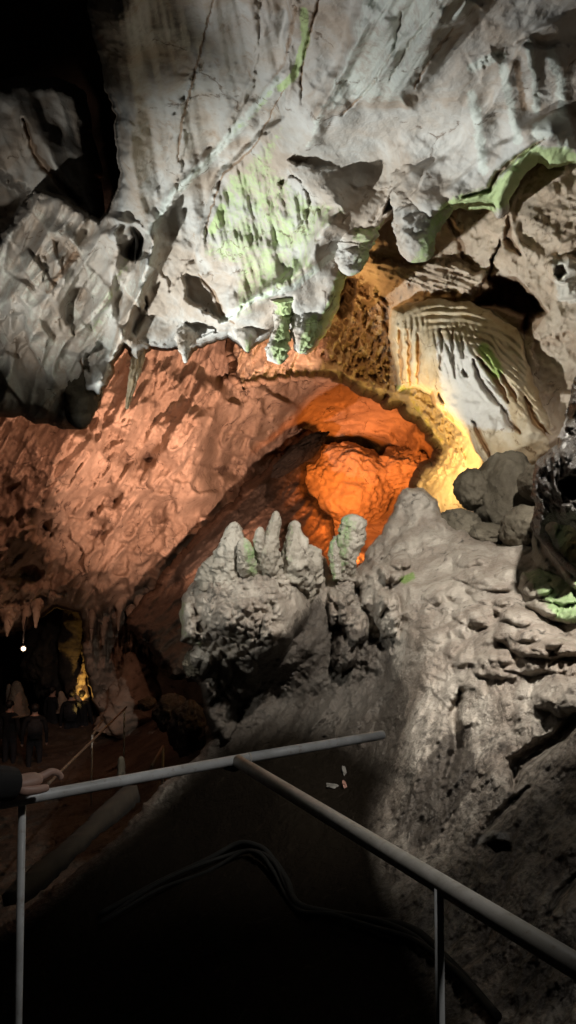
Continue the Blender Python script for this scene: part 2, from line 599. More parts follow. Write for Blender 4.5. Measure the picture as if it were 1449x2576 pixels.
def boulder(name, u, v, z, ru, rv, rd, mat, amp=.15, nscale=1.6, seed=0, rot=0, facet=0.0, sub=5, stain=0, algae=0, lump=0, fine=.3):
    bm = bmesh.new()
    bmesh.ops.create_icosphere(bm, subdivisions=sub, radius=1)
    vs = np.array([q.co[:] for q in bm.verts])
    fs = np.array([[q.index for q in x.verts] for x in bm.faces])
    bm.free()
    n = amp * fbm(vs * nscale + seed * 3.7, 5, seed, .55) + amp * fine * ridged(vs * nscale * 3 + seed, 3, seed + 4)
    if facet:
        fdir = np.random.RandomState(seed).normal(size=(14, 3))
        fdir /= np.linalg.norm(fdir, axis=1)[:, None]
        k = (vs @ fdir.T).max(1)
        n = n + facet * (1 / np.clip(k, .6, 1) * .8 - .9)
    if lump:
        n = n + lump * np.abs(perlin(vs * nscale * 3 + 5, seed + 1))
    vs = vs * (1 + n)[:, None]
    a = math.radians(rot)
    x, y = vs[:, 0] * ru * z / F, vs[:, 2] * rv * z / F
    x, y = x * math.cos(a) + y * math.sin(a), -x * math.sin(a) + y * math.cos(a)
    co = at(u, v, z) + x[:, None] * RT + (vs[:, 1] * rd)[:, None] * FW + y[:, None] * UP
    st = np.zeros((len(co), 3))
    st[:, 0], st[:, 1] = algae, stain
    return mesh_obj(name, co, fs, mat, stains=st)


def tube(name, pts, r, mat, parent=None, n=20, caps=True, radii=None):
    p = np.array(pts, float)
    T = np.gradient(p, axis=0)
    T /= np.linalg.norm(T, axis=1)[:, None]
    ref = np.array([0, 0, 1.0]) if abs(T[0][2]) < .9 else np.array([1.0, 0, 0])
    A = np.cross(T, ref)
    A /= np.linalg.norm(A, axis=1)[:, None]
    B = np.cross(T, A)
    th = np.linspace(0, 2 * np.pi, n, endpoint=False)
    rad = np.full(len(p), r) if radii is None else np.array(radii)
    pos = (p[:, None] + (A[:, None] * np.cos(th)[None, :, None] + B[:, None] * np.sin(th)[None, :, None]) * rad[:, None, None]).reshape(-1, 3)
    ids = np.arange(len(p) * n).reshape(len(p), n)
    f = [tuple(int(q) for q in (ids[i, j], ids[i, (j + 1) % n], ids[i + 1, (j + 1) % n], ids[i + 1, j])) for i in range(len(p) - 1) for j in range(n)]
    if caps:
        f += [tuple(int(q) for q in ids[0][::-1]), tuple(int(q) for q in ids[-1])]
    o = mesh_obj(name, pos, f, mat)
    if caps:
        for q in list(o.data.polygons)[-2:]:
            q.use_smooth = False
    if parent is not None:
        adopt(o, parent)
    return o


def spline(pts, n=40):
    p = np.array(pts, float)
    L = np.concatenate([[0], np.cumsum(np.linalg.norm(np.diff(p, axis=0), axis=1))])
    t = np.linspace(0, L[-1], n)
    m = np.gradient(p, L, axis=0)
    k = np.clip(np.searchsorted(L, t) - 1, 0, len(L) - 2)
    h = (L[k + 1] - L[k])[:, None]
    x = ((t - L[k])[:, None]) / h
    return (2 * x**3 - 3 * x**2 + 1) * p[k] + (x**3 - 2 * x**2 + x) * h * m[k] + (-2 * x**3 + 3 * x**2) * p[k + 1] + (x**3 - x**2) * h * m[k + 1]

#PART2
# ================================================================== THE CAVE
# ---- near ceiling, with the hanging rim
A_OUT = [(205, -220), (232, 60), (258, 140), (272, 210), (296, 290), (303, 400), (308, 455), (290, 500), (266, 545), (250, 560), (220, 535),
         (150, 493), (90, 476), (60, 520), (0, 600), (-220, 640), (-220, 1055), (0, 1045), (50, 1040), (110, 1058), (170, 1072), (215, 1070),
         (235, 1030), (250, 995), (285, 905), (310, 865), (345, 905), (372, 868), (410, 878), (450, 870), (470, 895), (500, 868), (545, 850), (575, 838),
         (600, 862), (625, 880), (650, 858), (690, 828), (715, 800), (740, 830), (742, 880), (772, 882), (800, 850), (832, 800), (852, 740),
         (862, 690), (905, 680), (930, 600), (950, 570), (985, 535), (1012, 515), (1012, 560), (1080, 600), (1112, 540), (1132, 520), (1165, 514), (1238, 520),
         (1250, 543), (1275, 530), (1290, 470), (1312, 432), (1352, 402), (1384, 420), (1432, 404), (1700, 380), (1700, -220)]
A = Sheet(A_OUT, [(250, -200, 4.5), (700, -200, 4.5), (1200, -200, 4.2), (1650, -200, 4.6), (300, 50, 5.3), (560, 50, 5.35), (740, 50, 5.45), (1100, 50, 4.9), (1449, 50, 5.3),
                  (310, 400, 7.2), (430, 400, 7.3), (560, 400, 7.5), (800, 330, 6.4), (1000, 330, 6.3), (1250, 300, 6.2), (1449, 300, 6.1), (1200, 520, 7.0), (1060, 600, 7.2),
                  (880, 660, 7.8), (770, 850, 8.5), (620, 850, 8.8), (470, 870, 9.0), (600, 650, 8.1), (330, 620, 8.5), (300, 880, 9.2),
                  (130, 650, 8.9), (150, 900, 9.2), (200, 1060, 9.3), (0, 1040, 9.0), (-200, 1050, 8.8), (-150, 700, 9.2), (100, 500, 9.4), (1650, 350, 6.0)], seed=1, warp=4)
# broad shape
A.up(.16 * fbm(A.n3(.55), 3, 5) + .05 * fbm(A.n3(2.2), 4, 8))
A.up(.008 * ridged(A.n3(5), 3, 13))
# sheeted plates everywhere but faint
h, e = cells(A.u + 25 * perlin(A.rot(0, 70, 70), 3), A.v + 25 * perlin(A.rot(0, 70, 70), 4), 120, 5, sharp=24, tilt=.8)
A.up(.022 * h)
A.up(.10 * fbm(A.n3(1.1), 2, 9))
# smooth wall beside the shaft: long vertical folds
zw = A.zone([(200, -220), (760, -220), (770, 200), (560, 440), (500, 640), (380, 600), (260, 560), (300, 300)], 40)
A.up(.10 * zw * fbm(A.rot(-10, 70, 500), 3, 21))
A.ridge([(330, -200), (318, 100), (330, 300), (320, 470), (290, 560)], 45, .22, taper=0)
A.patch([(560, -220), (520, 40), (490, 180), (440, 270), (425, 380), (385, 500), (420, 560), (470, 380), (462, 300), (500, 190), (545, -220)], .05, 6)
A.crack([(555, -60), (520, 60), (492, 180), (468, 270), (452, 340), (447, 410)], 3.2, .05)
A.mask('pale', [(700, 200), (610, 310), (520, 410), (430, 490), (380, 580)], 20, .7)
A.mask('algae', [(700, 200), (640, 290), (590, 330)], 12, .5)
A.ridge([(720, 190), (610, 310), (520, 410), (430, 490), (390, 560)], 22, .10, taper=0)
# edge of the rough zone: stepping down to the right
A.patch([(700, -220), (745, 20), (722, 180), (722, 290), (640, 360), (555, 445), (522, 560), (500, 640), (430, 740), (380, 660), (385, 560), (560, 350), (640, 200), (640, -220)], -.06, 10)
A.crack([(730, 190), (640, 370), (560, 440), (525, 545), (515, 610)], 3, .03)
A.mask('algae', [(765, 30), (768, 100), (742, 190), (705, 220)], 14, .9)
A.mask('algae', [(560, 520), (535, 580)], 14, .9)
A.mask('stain', [(745, 20), (715, 160), (640, 260)], 10, .6)
A.crack([(808, -60), (800, 10), (785, 60), (768, 130), (757, 190), (757, 265)], 3.4, .06)
# bright fluted slab, proud of the ceiling to its right
SLAB = [(905, -220), (1250, -220), (1225, 30), (1178, 68), (1132, 108), (1112, 168), (1070, 215), (1048, 240), (1052, 290), (1010, 284), (962, 286), (905, 280), (850, 302),
        (832, 335), (820, 370), (788, 396), (735, 400), (755, 310), (800, 230), (835, 150), (865, 70)]
f = A.patch(SLAB, .24, 44, (.10, 0), warp=6, ws=60)
A.up(f * (.014 * ridged(A.rot(-58, 220, 16), 2, 33) + .17 * fbm(A.rot(-56, 300, 60), 2, 35)))
A.area('stain', [(200, -220), (745, -220), (722, 180), (640, 360), (555, 445), (500, 640), (330, 640), (260, 540)], 20, .36)  # warm brown rock tint, deepened to paint the light falling off by the shaft
A.pale = np.maximum(A.pale, f * .62)
for q, w, hh in (([(975, 60), (985, 160), (935, 240), (860, 300)], 26, .10), ([(1110, 40), (1060, 120), (1000, 210), (940, 262)], 22, .09), ([(925, 20), (880, 140), (820, 260), (765, 360)], 24, .10),
                 ([(1180, 20), (1120, 90), (1080, 180), (1040, 250)], 22, .08)):
    A.ridge(q, w, hh, taper=0)
for q in ([(1010, 30), (990, 130), (930, 220), (860, 290)], [(1095, 30), (1030, 110), (980, 200)], [(1140, 70), (1080, 150), (1040, 225)]):
    A.crack(q, 5, .05)
# smooth shaded hollow below the slab
A.soft(1010, 380, 170, 90, -.22, -10)
A.soft(900, 420, 80, 60, -.12)
A.soft(1250, 60, 160, 70, -.05, -30)
# dark dashed ledge at the upper right and pale drips under it
A.patch([(1210, 150), (1262, 128), (1330, 88), (1362, 120), (1449, 100), (1700, 80), (1700, 300), (1449, 270), (1200, 210)], .045, 12)
for q, w in (([(1185, 235), (1205, 330), (1215, 430)], 20), ([(1262, 140), (1280, 240), (1302, 350)], 20), ([(1330, 110), (1345, 200), (1350, 280)], 16), ([(1385, 130), (1410, 200), (1418, 285)], 22),
             ([(1190, 170), (1250, 140)], 20)):
    A.ridge(q, w * 1.15, .05, taper=1)
    A.mask('pale', q, w, .75)
A.mask('stain', [(1300, 160), (1308, 220), (1318, 270)], 13, .8)
# green hanging fold along the right rim
A.ridge([(1110, 600), (1128, 545), (1180, 515), (1240, 490), (1285, 430), (1335, 385), (1400, 360)], 55, .24, taper=0)
A.up(.05 * fbm(A.rot(-60, 60, 22), 3, 41) * A.zone([(1100, 620), (1120, 500), (1250, 460), (1330, 360), (1440, 330), (1440, 420), (1300, 470), (1270, 550)], 15))
A.ridge([(1255, 545), (1275, 480), (1300, 420)], 20, .16)
A.crack([(1165, 495), (1230, 478), (1250, 440), (1300, 395), (1370, 348)], 7, .16)
A.mask('algae', [(1112, 590), (1130, 535), (1190, 512), (1250, 500), (1300, 440), (1350, 398), (1425, 402)], 38, 1.0)
A.mask('pale', [(1060, 640), (1090, 590), (1115, 545)], 16, .8)
A.mask('pale', [(1360, 330), (1410, 300), (1425, 360)], 30, 1)
A.bump(1395, 330, 45, 45, .25)
# hollow eye
A.patch([(985, 480), (1004, 458), (1014, 470), (1012, 508), (985, 528), (960, 545), (970, 510)], -.5, 10, warp=1)
A.ridge([(940, 575), (975, 548), (1010, 525)], 12, .12)
# central drapery: facing the lower left light, pale green and streaked
CEN = [(720, 300), (640, 380), (560, 450), (525, 560), (505, 650), (600, 680), (580, 800), (700, 740), (800, 700), (790, 620), (848, 520), (760, 480), (690, 420)]
zc = A.zone(CEN, 22)
A.up(zc * (.018 * ridged(A.rot(78, 190, 24), 2, 43) + .07 * fbm(A.rot(78, 130, 36), 3, 44)))
A.pale = np.maximum(A.pale, zc * .42)
A.algae = np.maximum(A.algae, zc * .53)
A.patch([(690, 500), (700, 460), (740, 440), (775, 480), (775, 560), (740, 580), (700, 560)], .09, 6)
A.patch([(715, 405), (840, 420), (900, 470), (985, 470), (975, 510), (930, 560), (880, 590), (850, 525), (800, 510), (760, 470)], .02, 7, (-.13, .03))
A.ridge([(850, 525), (800, 600), (770, 670), (690, 720), (590, 790)], 34, .26, taper=0)
A.mask('algae', [(860, 690), (840, 760), (800, 840)], 16, 1)
A.mask('algae', [(850, 530), (780, 600), (700, 720), (600, 790)], 30, .45)
A.mask('algae', [(790, 800), (760, 870)], 14, .8)
# long folds sweeping down to the left
A.fold([(500, 660), (520, 560), (560, 445), (640, 370), (718, 290), (725, 150), (748, -80)], 110, .20)
A.fold([(590, 800), (690, 728), (770, 672), (805, 600), (852, 527)], 60, .16)
A.fold([(1000, 540), (1080, 440), (1180, 350), (1260, 230), (1330, 100), (1449, 20)], 120, .12, 14)
A.fold([(1110, 500), (1200, 430), (1300, 340), (1449, 270)], 70, .10, 12)
A.fold([(380, 600), (450, 480), (560, 350), (640, 200), (690, -60)], 90, .09, 14)
A.fold([(240, 1010), (300, 860), (350, 720), (395, 570)], 70, .22)
A.fold([(60, 900), (120, 760), (200, 640), (290, 570)], 70, .18)
# sharp edged grey hollows
A.patch([(455, 700), (470, 685), (510, 690), (535, 678), (565, 682), (588, 700), (580, 760), (592, 800), (560, 815), (500, 778), (470, 760)], -.26, 10, (.12, 0), warp=4)
A.patch([(590, 790), (610, 765), (690, 740), (740, 735), (740, 790), (700, 830), (650, 850), (585, 830), (560, 812)], -.10, 10, (0, .15), warp=5)
A.patch([(330, 790), (345, 770), (420, 800), (560, 815), (520, 850), (440, 880), (330, 860)], -.12, 10, (0, .1), warp=5)
A.crack([(500, 690), (540, 740), (565, 800), (590, 815)], 5, .05)
A.mask('pale', [(560, 808), (640, 750), (740, 722), (840, 640)], 12, .9)
# knobbed hole in the middle of the left edge
A.patch([(283, 585), (300, 562), (340, 560), (372, 585), (385, 610), (378, 645), (340, 660), (300, 640)], -.24, 8, warp=3)
A.bump(308, 592, 30, 28, .22)
A.ridge([(270, 545), (300, 556), (345, 568), (372, 600), (368, 625)], 9, .13, taper=0)
# the left wall: long blades running down to the left
LW = [(-220, 560), (90, 470), (230, 540), (300, 640), (395, 560), (400, 720), (330, 860), (250, 1000), (215, 1075), (-220, 1060)]
zl = A.zone(LW, 25)
A.up(zl * (.22 * ridged(A.rot(-62, 300, 95), 2, 53) + .05 * fbm(A.rot(-62, 150, 26), 3, 54)))
h, e = cells(.47 * A.u + .88 * A.v + 12 * perlin(A.rot(0, 40, 40), 3), (-.88 * A.u + .47 * A.v) * 2.6 + 12 * perlin(A.rot(0, 40, 40), 4), 120, 57, sharp=22, tilt=1.2)
A.up(zl * .13 * h)
A.pale = np.maximum(A.pale, zl * .5 * (h > .1))
for q, w, hh in (([(120, 480), (230, 560), (300, 650)], 24, .12), ([(395, 560), (375, 650), (330, 780), (270, 920), (235, 1010)], 24, .34), ([(180, 560), (140, 680), (70, 800), (90, 870)], 45, .25),
                 ([(300, 640), (260, 740), (200, 850), (180, 900)], 30, .24), ([(60, 700), (0, 790)], 30, .18)):
    A.ridge(q, w, hh, taper=1)
for q, hh in (([(165, 735), (205, 720), (240, 745), (205, 800), (190, 850), (160, 800)], -.25), ([(215, 880), (250, 862), (278, 880), (255, 920), (225, 940), (205, 930)], -.3), ([(360, 745), (375, 740), (372, 790), (360, 780)], -.25),
              ([(0, 800), (60, 780), (80, 840), (50, 900), (-40, 890)], -.2), ([(110, 640), (150, 600), (200, 640), (160, 690), (100, 720)], -.15)):
    A.patch(q, hh, 8, warp=5)
A.mask('stain', [(120, 730), (160, 680), (190, 640)], 14, .8)
A.mask('stain', [(400, 640), (380, 720)], 10, .5)
A.pale = np.maximum(A.pale, .35 * A.zone([(90, 480), (260, 560), (330, 640), (250, 850), (70, 880), (80, 760), (180, 620)], 30))
A.mask('algae', [(330, 640), (290, 720), (240, 820)], 24, .45)
A.crack([(205, 900), (208, 960), (200, 1030)], 5, .12)
A.bump(203, 1050, 34, 36, .22)
# strands at the rim
for q in ([(345, 905), (325, 1000)], [(365, 800), (320, 890), (280, 960), (240, 1040)], [(330, 860), (300, 910), (260, 990)]):
    A.ridge(q, 9, .12, taper=0)
A.up(.004 * fbm(A.n3(16), 3, 91))
tag(A.build('cave_ceiling', M['pale'], rim=34, roll=.40, back=2.2, inset=-8), kind='structure')

# ---- side panel in the shaft
C = Sheet([(-220, 190), (0, 212), (60, 206), (120, 208), (180, 225), (205, 240), (216, 320), (238, 420), (248, 520), (262, 570), (240, 700), (-220, 760)],
          [(-200, 200, 10.5), (0, 220, 10.6), (200, 240, 11.2), (240, 500, 11.0), (0, 500, 10.2), (100, 400, 10.4), (-200, 600, 10.2), (230, 650, 11)], seed=3, warp=4)
C.up(.30 * fbm(C.rot(-20, 110, 320), 3, 61) + .03 * fbm(C.n3(3), 3, 62))
C.ridge([(20, 250), (110, 360), (140, 430), (230, 540)], 40, .35, taper=0)
C.crack([(60, 300), (90, 390), (150, 460), (200, 510)], 10, .25)
C.patch([(-220, 420), (0, 420), (50, 455), (85, 480), (60, 540), (-20, 620), (-220, 640)], -1.4, 30)
C.up(.05 * ridged(C.rot(-25, 90, 260), 2, 64))
tag(C.build('cave_side_wall', M['pale'], rim=25, roll=.5, back=2.5, inset=-15), kind='structure')

# ---- the vault above the shaft, its unlit black put into the colour
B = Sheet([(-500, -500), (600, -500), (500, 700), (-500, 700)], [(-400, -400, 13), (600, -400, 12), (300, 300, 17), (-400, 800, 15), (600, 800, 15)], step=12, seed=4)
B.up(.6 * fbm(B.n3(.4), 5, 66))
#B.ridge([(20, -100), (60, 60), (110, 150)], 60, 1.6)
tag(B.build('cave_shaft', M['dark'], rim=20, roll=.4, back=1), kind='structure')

# ---- unseen side of the shaft, added to block a light leak
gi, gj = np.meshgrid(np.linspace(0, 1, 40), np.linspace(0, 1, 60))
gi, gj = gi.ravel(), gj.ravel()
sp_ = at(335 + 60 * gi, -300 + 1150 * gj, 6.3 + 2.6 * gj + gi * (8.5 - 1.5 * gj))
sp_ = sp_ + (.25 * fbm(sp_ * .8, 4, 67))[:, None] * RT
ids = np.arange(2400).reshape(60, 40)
tag(mesh_obj('shaft_side_blocker', sp_, np.stack([ids[:-1, :-1].ravel(), ids[:-1, 1:].ravel(), ids[1:, 1:].ravel(), ids[1:, :-1].ravel()], 1), M['dark']), kind='structure')

# ---- right wall and the arch over the inner chamber
R = Sheet([(610, 968), (640, 948), (740, 932), (850, 943), (940, 985), (1012, 1012), (1058, 1050), (1088, 1085), (1114, 1122), (1098, 1162), (1062, 1200),
           (1035, 1250), (1020, 1500), (1750, 1500), (1750, 150), (760, 150), (700, 640), (620, 760), (585, 850), (590, 930)],
          [(760, 200, 10), (1200, 300, 9.4), (1650, 300, 8.2), (900, 600, 10.8), (1150, 650, 10.0), (1400, 650, 8.6), (850, 850, 12.4), (700, 900, 13.2), (560, 950, 13.6), (450, 1000, 14), (300, 1050, 14.4),
           (1000, 900, 11.2), (1000, 1010, 11.6), (1100, 1120, 11.3), (1050, 1220, 11.2), (1200, 1000, 10.0), (1400, 900, 8.7), (1400, 1150, 8.4), (1250, 1200, 9.4), (1050, 1450, 10.5), (1500, 1450, 8.2), (1650, 900, 7.8)], seed=7, warp=8, wscale=30)
R.up(.22 * fbm(R.n3(.6), 3, 71) + .07 * fbm(R.n3(2.2), 4, 72) + .03 * ridged(R.n3(5), 3, 73))
h, e = cells(R.u + 30 * perlin(R.rot(0, 60, 60), 3), R.v + 30 * perlin(R.rot(0, 60, 60), 4), 75, 9, sharp=20, tilt=1)
R.up(.11 * h * R.zone([(1000, 300), (1750, 300), (1750, 760), (1300, 680), (1150, 720), (1000, 700)], 40))
# dark hanging plate over the flowstone and the black hollow
R.patch([(905, 625), (1000, 660), (1120, 650), (1230, 690), (1190, 750), (1110, 748), (1010, 720), (940, 690)], .35, 14, (0, .3))
R.up(R.zone([(905, 620), (1200, 640), (1200, 760), (930, 700)], 15) * .07 * ridged(R.rot(18, 160, 14), 3, 76))
R.patch([(1218, 690), (1260, 686), (1300, 695), (1325, 720), (1350, 735), (1362, 760), (1380, 785), (1350, 800), (1335, 840), (1322, 856), (1305, 835), (1310, 800), (1270, 785), (1230, 775), (1175, 772), (1200, 745), (1232, 720)], -1.3, 22, warp=3)
R.area('stain', [(1218, 690), (1300, 695), (1362, 760), (1380, 785), (1335, 850), (1305, 835), (1240, 780), (1175, 772)], 8, .9)  # black shadow inside the hollow, painted into the colour
R.patch([(1225, 700), (1235, 640), (1250, 600), (1262, 590), (1250, 650), (1240, 700)], -.3, 6)
R.crack([(1120, 540), (1150, 590), (1170, 650), (1190, 665)], 8, .12)
R.crack([(1280, 545), (1275, 600), (1310, 640)], 10, .15)
for q in ((1262, 650), (1300, 620), (1350, 560), (1420, 600), (1390, 480), (1180, 600)):
    R.soft(q[0], q[1], 38, 30, .12, 30)
# pale broken knob at the right edge
R.bump(1420, 680, 45, 34, .35)
R.patch([(1398, 668), (1420, 662), (1428, 690), (1405, 705), (1392, 690)], -.35, 6, warp=2)
R.bump(1425, 730, 40, 28, .2)
R.area('pale', [(1385, 650), (1500, 650), (1500, 770), (1400, 760)], 12, .8)
# crumbly dark pocket left of the flowstone
zk = R.zone([(850, 690), (910, 690), (985, 760), (990, 900), (980, 980), (900, 960), (800, 900), (780, 870), (850, 800)], 12)
R.up(zk * (.22 * ridged(R.n3(4.5), 4, 79) - .15))
R.stain = np.maximum(R.stain, zk * sst(.15, -.25, ridged(R.n3(3.1), 3, 80)) * .9)
R.patch([(850, 700), (885, 690), (905, 700), (895, 760), (870, 800), (840, 790)], -.7, 14)
R.area('stain', [(850, 700), (905, 700), (895, 760), (870, 800), (840, 800)], 8, 1)
# dark specks
for k, q in enumerate(((930, 850, 24, 16), (905, 830, 20, 22), (960, 900, 18, 14), (880, 860, 24, 12), (945, 865, 20, 16), (820, 870, 18, 10))):
    R.area('stain', [(q[0] - q[2], q[1]), (q[0], q[1] - q[3]), (q[0] + q[2], q[1]), (q[0], q[1] + q[3])], 8, 1)
# arch lip
R.ridge([(560, 975), (650, 938), (750, 918), (860, 928), (950, 970), (1020, 1000)], 26, .25, taper=0)
R.up(R.zone([(480, 1000), (700, 860), (1000, 900), (1020, 1010), (850, 940), (640, 945), (500, 1040)], 15) * .09 * ridged(R.rot(15, 60, 30), 4, 83))
# yellow tint painting the lamp's glow down the arch's right leg
R.mask('algae', [(1030, 985), (1050, 1030), (1080, 1070), (1105, 1110)], 20, .5)
R.ridge([(1040, 980), (1070, 1040), (1110, 1090), (1130, 1140), (1100, 1200)], 26, .2, taper=0)
R.up(R.zone([(1010, 970), (1060, 980), (1180, 1100), (1170, 1180), (1060, 1230), (1110, 1120)], 10) * .10 * ridged(R.n3(6), 4, 84))
# lower pale blades right of the arch
for q, w, hh in (([(1175, 1080), (1190, 1120), (1240, 1170)], 20, .25), ([(1230, 1060), (1260, 1110), (1300, 1160)], 24, .22), ([(1290, 1010), (1340, 1070), (1395, 1120)], 26, .25), ([(1350, 980), (1375, 1040), (1390, 1090)], 12, .15)):
    R.ridge(q, w, hh, taper=1)
R.patch([(1330, 850), (1449, 830), (1500, 1000), (1420, 990), (1350, 1000)], -.15, 15)
# crags to the left, joining the pink wall
R.area('stain', [(120, 980), (300, 800), (560, 850), (760, 860), (740, 930), (560, 985), (420, 1150), (200, 1120)], 20, .45)  # crags darkened in colour to offset the nearby lamp's strong light
zp = R.zone([(120, 980), (300, 800), (560, 850), (760, 860), (740, 930), (560, 985), (420, 1150), (200, 1120)], 15)
R.up(zp * (.22 * ridged(R.rot(-72, 150, 34), 4, 86) + .14 * fbm(R.n3(1.6), 4, 87)))
tag(R.build('cave_right_wall', M['brown'], rim=10, roll=.16, back=4, inset=-20), kind='structure')

# ---- ribbed flowstone curtain
Q = Sheet([(985, 800), (990, 778), (1030, 762), (1110, 748), (1190, 765), (1250, 790), (1300, 822), (1330, 870), (1345, 960), (1375, 1040), (1400, 1095), (1385, 1140), (1310, 1190), (1240, 1185), (1195, 1140), (1165, 1085),
           (1120, 1050), (1080, 990), (1040, 975), (1002, 985), (990, 900), (978, 850)],
          [(985, 790, 9.9), (1100, 750, 9.7), (1250, 790, 9.3), (1340, 900, 9.0), (1395, 1090, 8.4), (1250, 1150, 8.9), (1150, 1070, 9.6), (1050, 980, 10.0), (1000, 980, 10.4), (1100, 880, 9.2), (1200, 900, 8.9), (1290, 1000, 8.7)], step=2.5, seed=9, warp=4)
Q.up(.08 * fbm(Q.n3(1.1), 3, 101) + .02 * fbm(Q.n3(5), 4, 102))
# the ribs: lines that fan out round a bend
kk = np.clip((Q.u - 1040) / 260, 0, 1) * .95
a_ = (Q.u - 985) - (Q.v - 880) * kk + 11 * perlin(Q.rot(0, 50, 130), 6)
rib = np.abs(np.sin(np.pi * a_ / 17 + 1.0 * perlin(Q.rot(0, 50, 200), 8)))
zr = Q.zone([(985, 810), (1060, 800), (1200, 830), (1320, 890), (1350, 960), (1390, 1080), (1300, 1040), (1180, 980), (1060, 960), (990, 980)], 20)
Q.up(zr * .055 * (np.power(rib, .5) - .5) * np.clip(.6 + 1.3 * perlin(Q.rot(0, 50, 70), 12), .1, 1.4))
rad = np.hypot((Q.u - 1120) / 1.35, Q.v - 985) + 5 * perlin(Q.rot(0, 50, 50), 15)
zb = Q.zone([(1050, 775), (1150, 755), (1290, 830), (1330, 900), (1240, 900), (1150, 840), (1080, 830)], 20)
Q.up(zb * .026 * np.sin(rad / 2.6) * (.6 + perlin(Q.rot(0, 80, 40), 16)))
for q in ([(1190, 905), (1210, 960), (1240, 1000), (1255, 1018)], [(1202, 900), (1240, 945), (1262, 980), (1278, 1012)], [(1255, 935), (1285, 980), (1300, 1010)], [(1085, 985), (1095, 1030)], [(1105, 990), (1125, 1040), (1140, 1060)]):
    Q.crack(q, 7, .16)
for q in ([(1005, 830), (1008, 900), (1012, 965)], [(1026, 830), (1030, 900), (1030, 970)], [(1052, 840), (1054, 900), (1050, 965)], [(1108, 830), (1112, 880), (1108, 930)], [(1138, 830), (1140, 890), (1145, 950)], [(1160, 850), (1166, 900)]):
    Q.crack(q, 5, .08)
Q.patch([(1158, 935), (1166, 926), (1178, 940), (1180, 950), (1166, 950)], -.15, 4, warp=1)
Q.mask('algae', [(1215, 880), (1245, 920), (1250, 935)], 22, .9)
Q.mask('algae', [(1000, 975), (1060, 990)], 14, .6)
Q.area('stain', [(990, 800), (1080, 790), (1060, 880), (1010, 970), (985, 900)], 20, .38)
Q.area('stain', [(1280, 860), (1330, 870), (1345, 970), (1300, 990)], 20, .3)
Q.area('pale', [(1090, 840), (1180, 860), (1280, 1020), (1300, 1090), (1180, 1080), (1110, 1030)], 20, .8)
Q.up(.05 * fbm(Q.n3(2.6), 4, 107) * Q.zone([(1060, 990), (1300, 1010), (1400, 1090), (1300, 1190), (1150, 1080)], 30))
Q.soft(1150, 1030, 50, 30, .12)
Q.soft(1220, 1090, 40, 45, .16)
Q.soft(1330, 1080, 40, 30, .16)
for q in ([(1190, 1060), (1215, 1110), (1240, 1160)], [(1262, 1020), (1280, 1060), (1310, 1090)], [(1320, 1000), (1345, 1060), (1385, 1100)]):
    Q.crack(q, 8, .18)
Q.up(.010 * fbm(Q.n3(16), 3, 109))
tag(Q.build('flowstone_curtain', M['flow'], rim=22, roll=.45, back=1.6, inset=-6), 'cream ribbed flowstone curtain with a green patch bulging from the tan wall', 'flowstone')

# ---- pink wall and inner chamber behind the arch
K = Sheet([(-350, 600), (1300, 600), (1300, 2100), (520, 2100), (260, 1800), (228, 1740), (212, 1640), (213, 1570), (200, 1538), (165, 1530), (130, 1526), (105, 1538), (76, 1545), (72, 1580), (50, 1575), (20, 1590), (-350, 1640)],
          [(-300, 700, 15), (200, 800, 16), (700, 800, 18), (1200, 800, 18), (0, 1100, 15.5), (200, 1200, 16), (0, 1400, 15.6), (0, 1560, 17), (350, 1000, 16), (450, 1200, 17.5), (300, 1400, 17.5), (560, 1000, 17.5), (620, 1150, 20),
           (700, 1000, 19), (780, 1100, 22), (860, 1000, 20), (950, 1060, 21.5), (1050, 1080, 21), (1110, 1130, 20), (900, 1180, 25), (1000, 1180, 23.5), (600, 1300, 19.5), (480, 1400, 18.5), (420, 1560, 19), (260, 1600, 18.5), (260, 1750, 19.5), (500, 1750, 18.5), (700, 1500, 17), (900, 1500, 17), (600, 2050, 16), (1250, 1300, 18), (1250, 2000, 15)], step=3.2, seed=12, warp=5)
crag = .45 * fbm(K.n3(.5), 4, 111) + (.20 * ridged(K.n3(.9), 5, 112, .5) + .06 * fbm(K.n3(4), 3, 113)) * (.2 + sst(-.15, .35, fbm(K.n3(.4), 2, 117)))
K.up(crag * 1.0)
K.up(.25 * K.zone([(-350, 950), (500, 880), (560, 1000), (420, 1300), (200, 1560), (-350, 1600)], 60) * ridged(K.rot(-58, 190, 50), 4, 116))
h, e = cells(K.u + 20 * perlin(K.rot(0, 50, 50), 3), K.v + 20 * perlin(K.rot(0, 50, 50), 4), 55, 19, sharp=18, tilt=1.1)
K.up(.26 * h * K.zone([(0, 1000), (620, 900), (760, 1100), (500, 1500), (0, 1560)], 60))
# long buttress of lit rock at the left and the spur by the chamber
for q, w, hh in (([(205, 1075), (160, 1160), (100, 1270), (50, 1400)], 48, .8), ([(345, 900), (330, 1010), (300, 1100)], 26, .5), ([(560, 960), (480, 1060), (420, 1180)], 50, .6),
                 ([(480, 1020), (490, 1150), (510, 1280)], 40, .5), ([(700, 980), (660, 1050), (640, 1110)], 60, .5)):
    K.ridge(q, w, hh)
for q in ((230, 1290, 40, 30), (370, 1150, 34, 40), (275, 1260, 40, 26), (240, 1340, 50, 30), (560, 1180, 50, 26), (400, 1300, 26, 34), (60, 1450, 40, 20), (110, 1330, 22, 36)):
    K.soft(*q, -.7)
    K.area('stain', [(q[0] - q[2] * .6, q[1]), (q[0], q[1] - q[3] * .6), (q[0] + q[2] * .6, q[1]), (q[0], q[1] + q[3] * .6)], 16, .75)
